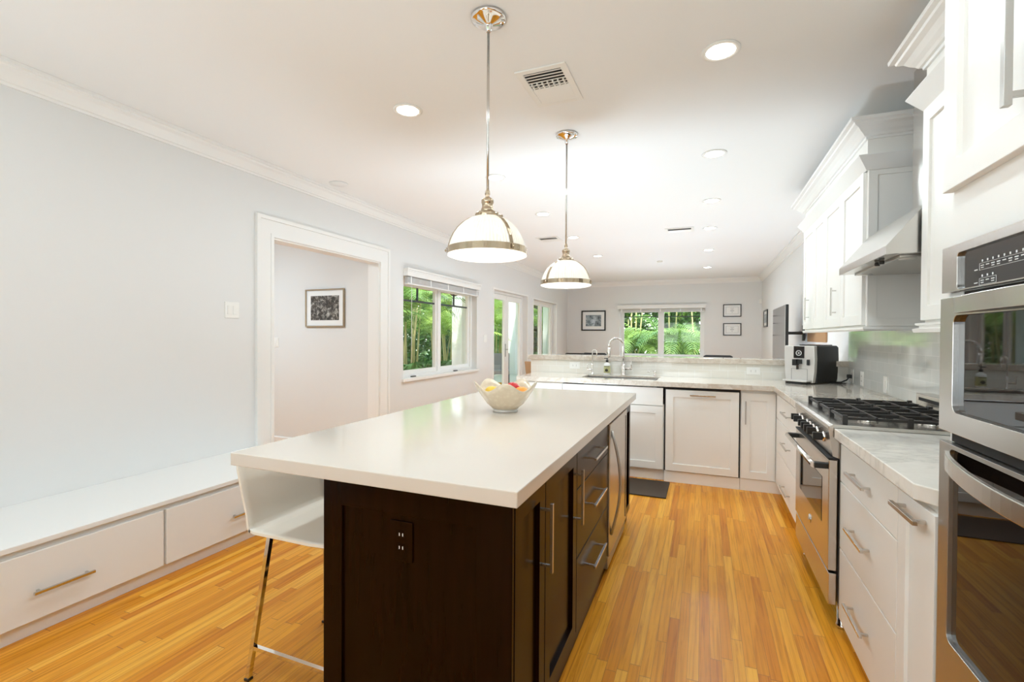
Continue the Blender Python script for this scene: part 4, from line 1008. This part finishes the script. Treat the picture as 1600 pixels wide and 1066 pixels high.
# ------------------------------------------------------------------ wall plates
outlet('white double light switch on the left wall beside the doorway', PXp(XL), 2.546, 1.505, 0.118, 0.122, 'white', rocker=2, name='light_switch', cat='switch')
outlet('white light switch on the left wall between window and garden door', PXp(XL), 7.066, 1.276, 0.115, 0.12, 'white', rocker=2, name='light_switch', cat='switch')
outlet('white single light switch on the hall wall seen through the doorway', PY(4.32), -4.87, 1.225, 0.072, 0.118, 'white', rocker=1, name='light_switch', cat='switch')
o = MB().box(1.17, 1.228, 12.06, 12.128, 2.09, 2.19).build('motion_sensor', M['white'], bevel=0.008); tag(o, 'small white motion sensor high in the far right corner', 'sensor')

# ------------------------------------------------------------------ pictures
def picture(label, P, u0, u1, z0, z1, fm, mat_w, art, fw=0.02, cat='picture', th=0.022, lines=False):
    t = thing('picture_frame', label, cat, P((u0+u1)/2, z0, 0))
    MB().grid([u0, u0+fw, u1-fw, u1], [z0, z0+fw, z1-fw, z1], lambda u, z: not (u0+fw < u < u1-fw and z0+fw < z < z1-fw), 0.001, th, lambda u, z, d: P(u, z, d)).build('frame', fm, t)
    MB().pbox(P, u0+fw, u1-fw, z0+fw, z1-fw, 0.001, 0.010).build('mount', M['paper'], t)
    a, b, c, d = u0+mat_w, u1-mat_w, z0+mat_w, z1-mat_w
    if not lines: MB().pbox(P, a, b, c, d, 0.010, 0.0115).build('print', art, t)
    else:
        m = MB()
        for w_, hh in ((0.0, 0.004),):
            m.grid([a, a+hh, b-hh, b], [c, c+hh, d-hh, d], lambda u, z: not (a+hh < u < b-hh and c+hh < z < d-hh), 0.010, 0.0112, lambda u, z, dd: P(u, z, dd))
        cu = (a+b)/2; hgt = d-c
        for k, (f, wd) in enumerate(((0.78, 0.30), (0.62, 0.18), (0.50, 0.34), (0.40, 0.26), (0.22, 0.12))):
            m.pbox(P, cu-(b-a)*wd/2, cu+(b-a)*wd/2, c+hgt*f, c+hgt*f+0.006, 0.010, 0.0112)
        m.build('print', M['greyline'], t)
    return t
pw = PY(4.32)
t = picture('silver-framed square garden photo on the hall wall seen through the doorway', pw, -4.388, -3.81, 1.413, 1.855, M['nickel'], 0.078, M['photo_garden'], 0.014)
picture('black-framed monochrome tree photo on the far wall left of the window', PY(YF), -2.945, -2.315, 1.465, 1.985, mat('black_frame', (0.012, 0.012, 0.012), 0.3), 0.115, M['photo_tree'], 0.032)
bf = bpy.data.materials['black_frame']
picture('upper black-framed certificate on the far wall right of the window', PY(YF), 0.425, 0.81, 1.795, 2.085, bf, 0.062, None, 0.018, 'certificate', lines=True)
picture('lower black-framed certificate on the far wall right of the window', PY(YF), 0.430, 0.812, 1.36, 1.645, bf, 0.062, None, 0.018, 'certificate', lines=True)
picture('narrow black-framed picture on the right wall beyond the television', PX(XR), 11.0, 11.62, 1.54, 1.90, bf, 0.09, M['photo_tree'], 0.03)
# television on arm
tv = thing('television', 'flat black television on a wall arm on the right wall', 'television', (0.925, 7.125, 1.0), math.radians(-0.7))
MB().box(0.0, 0.030, -0.62, 0.62, 0.02, 0.72).build('tv_back', M['black'], tv, local=True, bevel=0.004)
MB().box(-0.004, 0.0, -0.615, 0.615, 0.025, 0.715).build('screen', mat('dark_screen', (0.06, 0.06, 0.062), 0.10, spec=0.3, coat=0.3), tv, local=True)
MB().box(-0.006, -0.004, -0.62, -0.605, 0.02, 0.72).build('bezel', M['silver'], tv, local=True)
m = MB(); m.box(0.03, 0.06, -0.15, 0.15, 0.25, 0.50); m.tube([(0.05, 0, 0.38), (0.17, 0.18, 0.38), (0.285, 0.0, 0.38)], 0.02, 8); m.box(0.272, 0.290, -0.05, 0.05, 0.28, 0.48)
m.build('wall_arm', M['black'], tv, local=True)
o = MB().box(XR-0.02, XR-0.001, 5.95, 6.90, 1.27, 1.40).build('wood_panel', M['tan'], bevel=0.002); tag(o, 'tan wooden strip on the right wall glimpsed above the coffee machine', 'panel')

# ------------------------------------------------------------------ things behind the bar
def dchair(x, y, rz, label, zt):
    t = thing('dining_chair', label, 'chair', (x, y, 0), rz, 'black chairs behind the bar')
    MB().box(-0.21, 0.21, -0.21, 0.21, 0.43, 0.47).build('seat', M['black'], t, local=True, bevel=0.01)
    m = MB(); R = []
    m.prism([(-0.21, zt-0.30), (0.21, zt-0.30), (0.215, zt-0.02), (0.18, zt), (-0.18, zt), (-0.215, zt-0.02)], 0.20, 0.225, lambda p, a: (p[0], a, p[1])); m.build('backrest', M['black'], t, local=True, bevel=0.006)
    for sx_ in (-1, 1):
        MB().tube([(sx_*0.19, -0.19, 0), (sx_*0.18, -0.18, 0.44)], 0.014, 8).build('leg', M['black'], t, local=True)
        MB().tube([(sx_*0.19, 0.22, 0), (sx_*0.18, 0.20, 0.44), (sx_*0.18, 0.212, zt-0.2)], 0.014, 8).build('leg', M['black'], t, local=True)
dchair(-1.80, 8.2, 0, 'black chair behind the bar, backrest top showing behind the filter tap', 1.026)
dchair(-2.52, 9.6, 0.0, 'black chair behind the bar, leftmost of the three backrest tops', 0.965)
dchair(0.22, 8.0, 0, 'black chair behind the bar, backrest top showing right of the far window', 1.034)
bs = thing('bar_stool', 'tan upholstered stool glimpsed past the left end of the bar', 'stool', (-1.93, 5.72, 0))
MB().box(-2.10, -1.90, 5.60, 5.80, 0.66, 0.72).build('seat', M['tan'], bs, bevel=0.01)
MB().prism([(-2.07, 0.84), (-1.92, 0.84), (-1.91, 1.0), (-2.09, 1.0)], 5.60, 5.63, lambda p, a: (p[0], a, p[1])).build('backrest', M['tan'], bs, bevel=0.005)
for x in (-2.06, -1.93):
    for y in (5.615, 5.785): MB().tube([(x, y, 0), (x, y, 0.86 if y < 5.7 else 0.66)], 0.012, 8).build('leg', M['iron'], bs)
o = MB().grid([-1.35, -0.268], [4.03, 4.485], lambda u, v: True, 0.001, 0.012, lambda u, v, w_: (u, v, w_)).build('floor_mat', M['darkbrown'], bevel=0.004); tag(o, 'dark brown floor mat in front of the sink cabinet', 'mat')

# ------------------------------------------------------------------ outside
gr = MB().box(-30, 20, -12, 40, -0.30, -0.16).build('ground_lawn', M['grass'], kind='structure')
struct('floor_patio', MB().box(-6.7, XL-0.20, 4.48, 26, -0.15, -0.03), M['patio'])
struct('ceiling_patio', MB().box(-6.0, XL-0.205, 4.48, 26, 2.62, 2.80), M['stucco'])
struct('ceiling_eaves', MB().box(XL-0.2, XR+1.0, YF+0.205, YF+0.85, 2.62, 2.80), M['stucco'])
struct('ceiling_back_sunshade', MB().box(-3.6, XR+0.5, -4.7, YB-0.205, 2.62, 2.80), M['stucco'])  # unseen overhang added to keep sun out of the back window
for i, y in enumerate((11.7, 15.7, 19.7)):
    t = thing('patio_column', ('nearest white square patio column, seen through the left wall window', 'second white square patio column, seen through the garden door', 'farthest white square patio column, seen through the narrow window')[i], 'column', (-6.3, y, -0.03))
    MB().box(-6.46, -6.14, y-0.16, y+0.16, -0.03, 2.62).build('shaft', M['stucco'], t, bevel=0.01)
    MB().box(-6.46, -6.0, y-0.12, y+0.12, 2.62, 2.78).build('beam_end', M['stucco'], t)
    MB().box(-6.49, -6.11, y-0.19, y+0.19, -0.03, 0.12).build('base_block', M['stucco'], t)
fan = thing('ceiling_fan', 'dark patio ceiling fan seen through the left wall window', 'fan', (-4.95, 8.95, 2.62))
MB().tube([(-4.95, 8.95, 2.62), (-4.95, 8.95, 2.32)], 0.012, 8).build('down_rod', M['muntin'], fan)
MB().lathe([(0.05, 2.33), (0.11, 2.30), (0.11, 2.22), (0.06, 2.17), (0.0, 2.16)], (-4.95, 8.95, 0), 24).build('motor', M['muntin'], fan)
for k in range(5):
    a = 2*PI*k/5+0.3; c, s_ = math.cos(a), math.sin(a)
    MB().hexa([(-4.95+c*r-s_*w_, 8.95+s_*r+c*w_, z) for z in (2.255, 2.262) for (r, w_) in ((0.12, -0.05), (0.12, 0.05), (0.62, 0.065), (0.62, -0.065))]).build('blade', M['muntin'], fan)

def frond(m, base, az, L, lift, droop, nl=26, wl=0.52, width=0.042):
    """arching feather frond"""
    pts = []; n = 14
    el = lift; p = Vector(base); d = Vector((math.cos(az), math.sin(az), 0))
    for i in range(n+1):
        pts.append(p.copy()); e = el - droop*(i/n)**1.3
        p = p + (d*math.cos(e) + Vector((0, 0, 1))*math.sin(e))*(L/n)
    side = Vector((-d.y, d.x, 0))
    for i in range(n):
        a, b = pts[i], pts[i+1]; r = 0.012*(1-i/n)+0.003
        vs = [m.bm.verts.new(q) for q in (a+side*r, a-side*r, b-side*r, b+side*r)]; m.bm.faces.new(vs)
    for k in range(nl):
        t = 0.16+0.84*k/(nl-1); f = t*n; i = min(int(f), n-1); q = pts[i].lerp(pts[i+1], f-i); tg = (pts[i+1]-pts[i]).normalized()
        ln = wl*math.sin(PI*(0.12+0.80*t))**0.8*(0.9+0.2*random.random())
        for s in (-1, 1):
            dirn = (side*s*0.85 + tg*0.65 + Vector((0, 0, 0.12))).normalized()
            mid_ = q + dirn*ln*0.5; tip = q + dirn*ln + Vector((0, 0, -0.30*ln))
            up = tg
            v = [m.bm.verts.new(x) for x in (q-up*width*0.3, q+up*width*0.3, mid_+up*width*0.5, mid_-up*width*0.5, tip)]
            m.bm.faces.new([v[0], v[1], v[2], v[3]]); m.bm.faces.new([v[3], v[2], v[4]])
random.seed(11)
def palm_proto(name, label, loc, nf, L, z0, nst, cat='palm', leaf='leaf', scale=1.0, spread=0.35, hst=1.8):
    t = thing(name, label, cat, loc)
    f = MB(); sm = MB(); bases = []
    for k in range(nst):
        a = 2*PI*k/nst+random.random(); r = spread*random.random()
        bx_, by_ = r*math.cos(a), r*math.sin(a); lean = 0.25*random.random(); h = hst*(0.7+0.5*random.random())
        tp = (bx_+math.cos(a)*lean, by_+math.sin(a)*lean, h)
        sm.tube([(bx_, by_, 0), ((bx_+tp[0])/2, (by_+tp[1])/2, h*0.5), tp], 0.03, 7, rr=[0.036, 0.030, 0.022]); bases.append((tp, a))
    for k in range(nf):
        b, a0 = bases[k % len(bases)]
        frond(f, b, a0+2.4*k+random.random()*0.5, L*(0.8+0.4*random.random()), 1.15-0.45*random.random(), 1.5+0.5*random.random())
    f.build('foliage', M[leaf], t, local=True, recalc=False)
    sm.build('stems', M['cane'], t, local=True)
    return t
A = palm_proto('areca_palm', 'x', (-7.9, 9.6, -0.16), 26, 1.9, 0, 7)
B = palm_proto('areca_palm', 'x', (-8.4, 12.4, -0.16), 22, 2.2, 0, 5, hst=2.3)
Fp = palm_proto('low_palm', 'x', (-2.2, 16.2, -0.16), 18, 2.1, 0, 4, hst=0.9, spread=0.2)
T = palm_proto('tall_palm', 'x', (-0.2, 18.8, -0.16), 20, 2.4, 0, 2, hst=2.9, spread=0.2)
sidew = 'clumping green palm with yellow canes in the side garden, seen through the left wall windows'
A['label'] = 'clumping green palm with yellow canes right outside the left wall double window'; B['label'] = sidew
gs = 'palms in the side garden'; A['group'] = gs; B['group'] = gs
Fp['label'] = 'low feathery palm outside the far window, behind its left panes'
T['label'] = 'taller feathery palm outside the far window, above the low palms'
Fp['group'] = T['group'] = 'palms outside the far window'
for i, (x, y) in enumerate([(-7.6, 10.9), (-8.0, 14.0), (-7.7, 15.6), (-7.8, 17.4), (-7.6, 19.0), (-8.2, 21.0), (-9.6, 9.0), (-9.8, 11.2), (-10.0, 13.4), (-9.6, 16.2), (-9.8, 18.6), (-9.4, 21.5), (-8.6, 24.0), (-7.4, 23.0), (-7.2, 25.5), (-6.6, 28.5), (-8.4, 28.0)]):
    dup(A if i % 2 else B, (x, y, -0.16), random.random()*6.3, sidew, gs, (1, 1, 0.9+0.35*random.random()))
fw_ = 'low feathery palm in the garden outside the far window'
for i, (x, y) in enumerate([(-0.7, 15.9), (0.7, 16.6), (-3.4, 17.4), (-1.6, 18.0)]):
    dup(Fp, (x, y, -0.16), random.random()*6.3, fw_, 'palms outside the far window', (1, 1, 0.9+0.3*random.random()))
fw2 = 'tall feathery palm at the back of the garden outside the far window'
for i, (x, y) in enumerate([(-2.6, 19.2), (-4.4, 18.6), (1.6, 19.6), (-1.2, 21.0), (0.8, 21.5), (-3.6, 21.2), (3.0, 21.0), (-5.4, 21.4)]):
    dup(T if i % 2 else B, (x, y, -0.16), random.random()*6.3, fw2, 'palms outside the far window', (1.1, 1.1, 1.0+0.3*random.random()))
# dense hedges closing the garden
def hedge(label, x0, x1, y0, y1, z1, n):
    m = MB(); random.seed(5)
    for k in range(n):
        c = Vector((x0+(x1-x0)*random.random(), y0+(y1-y0)*random.random(), -0.1+(z1+0.1)*random.random()))
        a = Vector((random.uniform(-1, 1), random.uniform(-1, 1), random.uniform(-0.6, 0.8))).normalized()
        b = a.cross(Vector((random.uniform(-1, 1), random.uniform(-1, 1), random.uniform(-1, 1)))).normalized()
        L = random.uniform(0.12, 0.30); W_ = L*0.32
        v = [m.bm.verts.new(c+p) for p in (-a*L*0.5, b*W_, a*L*0.5, -b*W_)]; m.bm.faces.new(v)
    t = thing('garden_hedge', label, 'hedge', ((x0+x1)/2, (y0+y1)/2, -0.16))
    m.build('foliage', M['leaf_dark'], t, recalc=False)
    MB().box(x0+(x1-x0)*0.45, x0+(x1-x0)*0.55+0.02, y0+(y1-y0)*0.45, y0+(y1-y0)*0.55+0.02, -0.16, z1*0.95).build('hedge_core', M['leaf_dark'], t)
hedge('tall leafy hedge closing the side garden on the left', -12.6, -11.0, 7.0, 34.0, 4.8, 42000)
hedge('tall leafy hedge closing the garden behind the far window', -9.0, 7.0, 23.6, 25.2, 5.2, 42000)
hedge('low leafy border along the side patio', -7.3, -6.85, 8.0, 27.0, 0.55, 7000)
hedge('low leafy border under the far window palms', -4.5, 3.5, 14.6, 16.0, 0.75, 6000)
# patio chair seen through the glass door
pcx, pcy = -5.05, 11.6
pch = thing('patio_chair', 'grey patio chair seen through the lower left panes of the garden door', 'chair', (pcx, pcy, -0.03), 0.4)
MB().box(-0.28, 0.28, -0.28, 0.28, 0.34, 0.44).build('seat', M['greyline'], pch, local=True, bevel=0.02)
MB().box(-0.28, 0.28, 0.22, 0.30, 0.42, 0.88).build('backrest', M['greyline'], pch, local=True, bevel=0.02)
for a in (-0.26, 0.26):
    for b in (-0.25, 0.26): MB().tube([(a, b, 0.0), (a, b, 0.36)], 0.018, 8).build('leg', M['muntin'], pch, local=True)
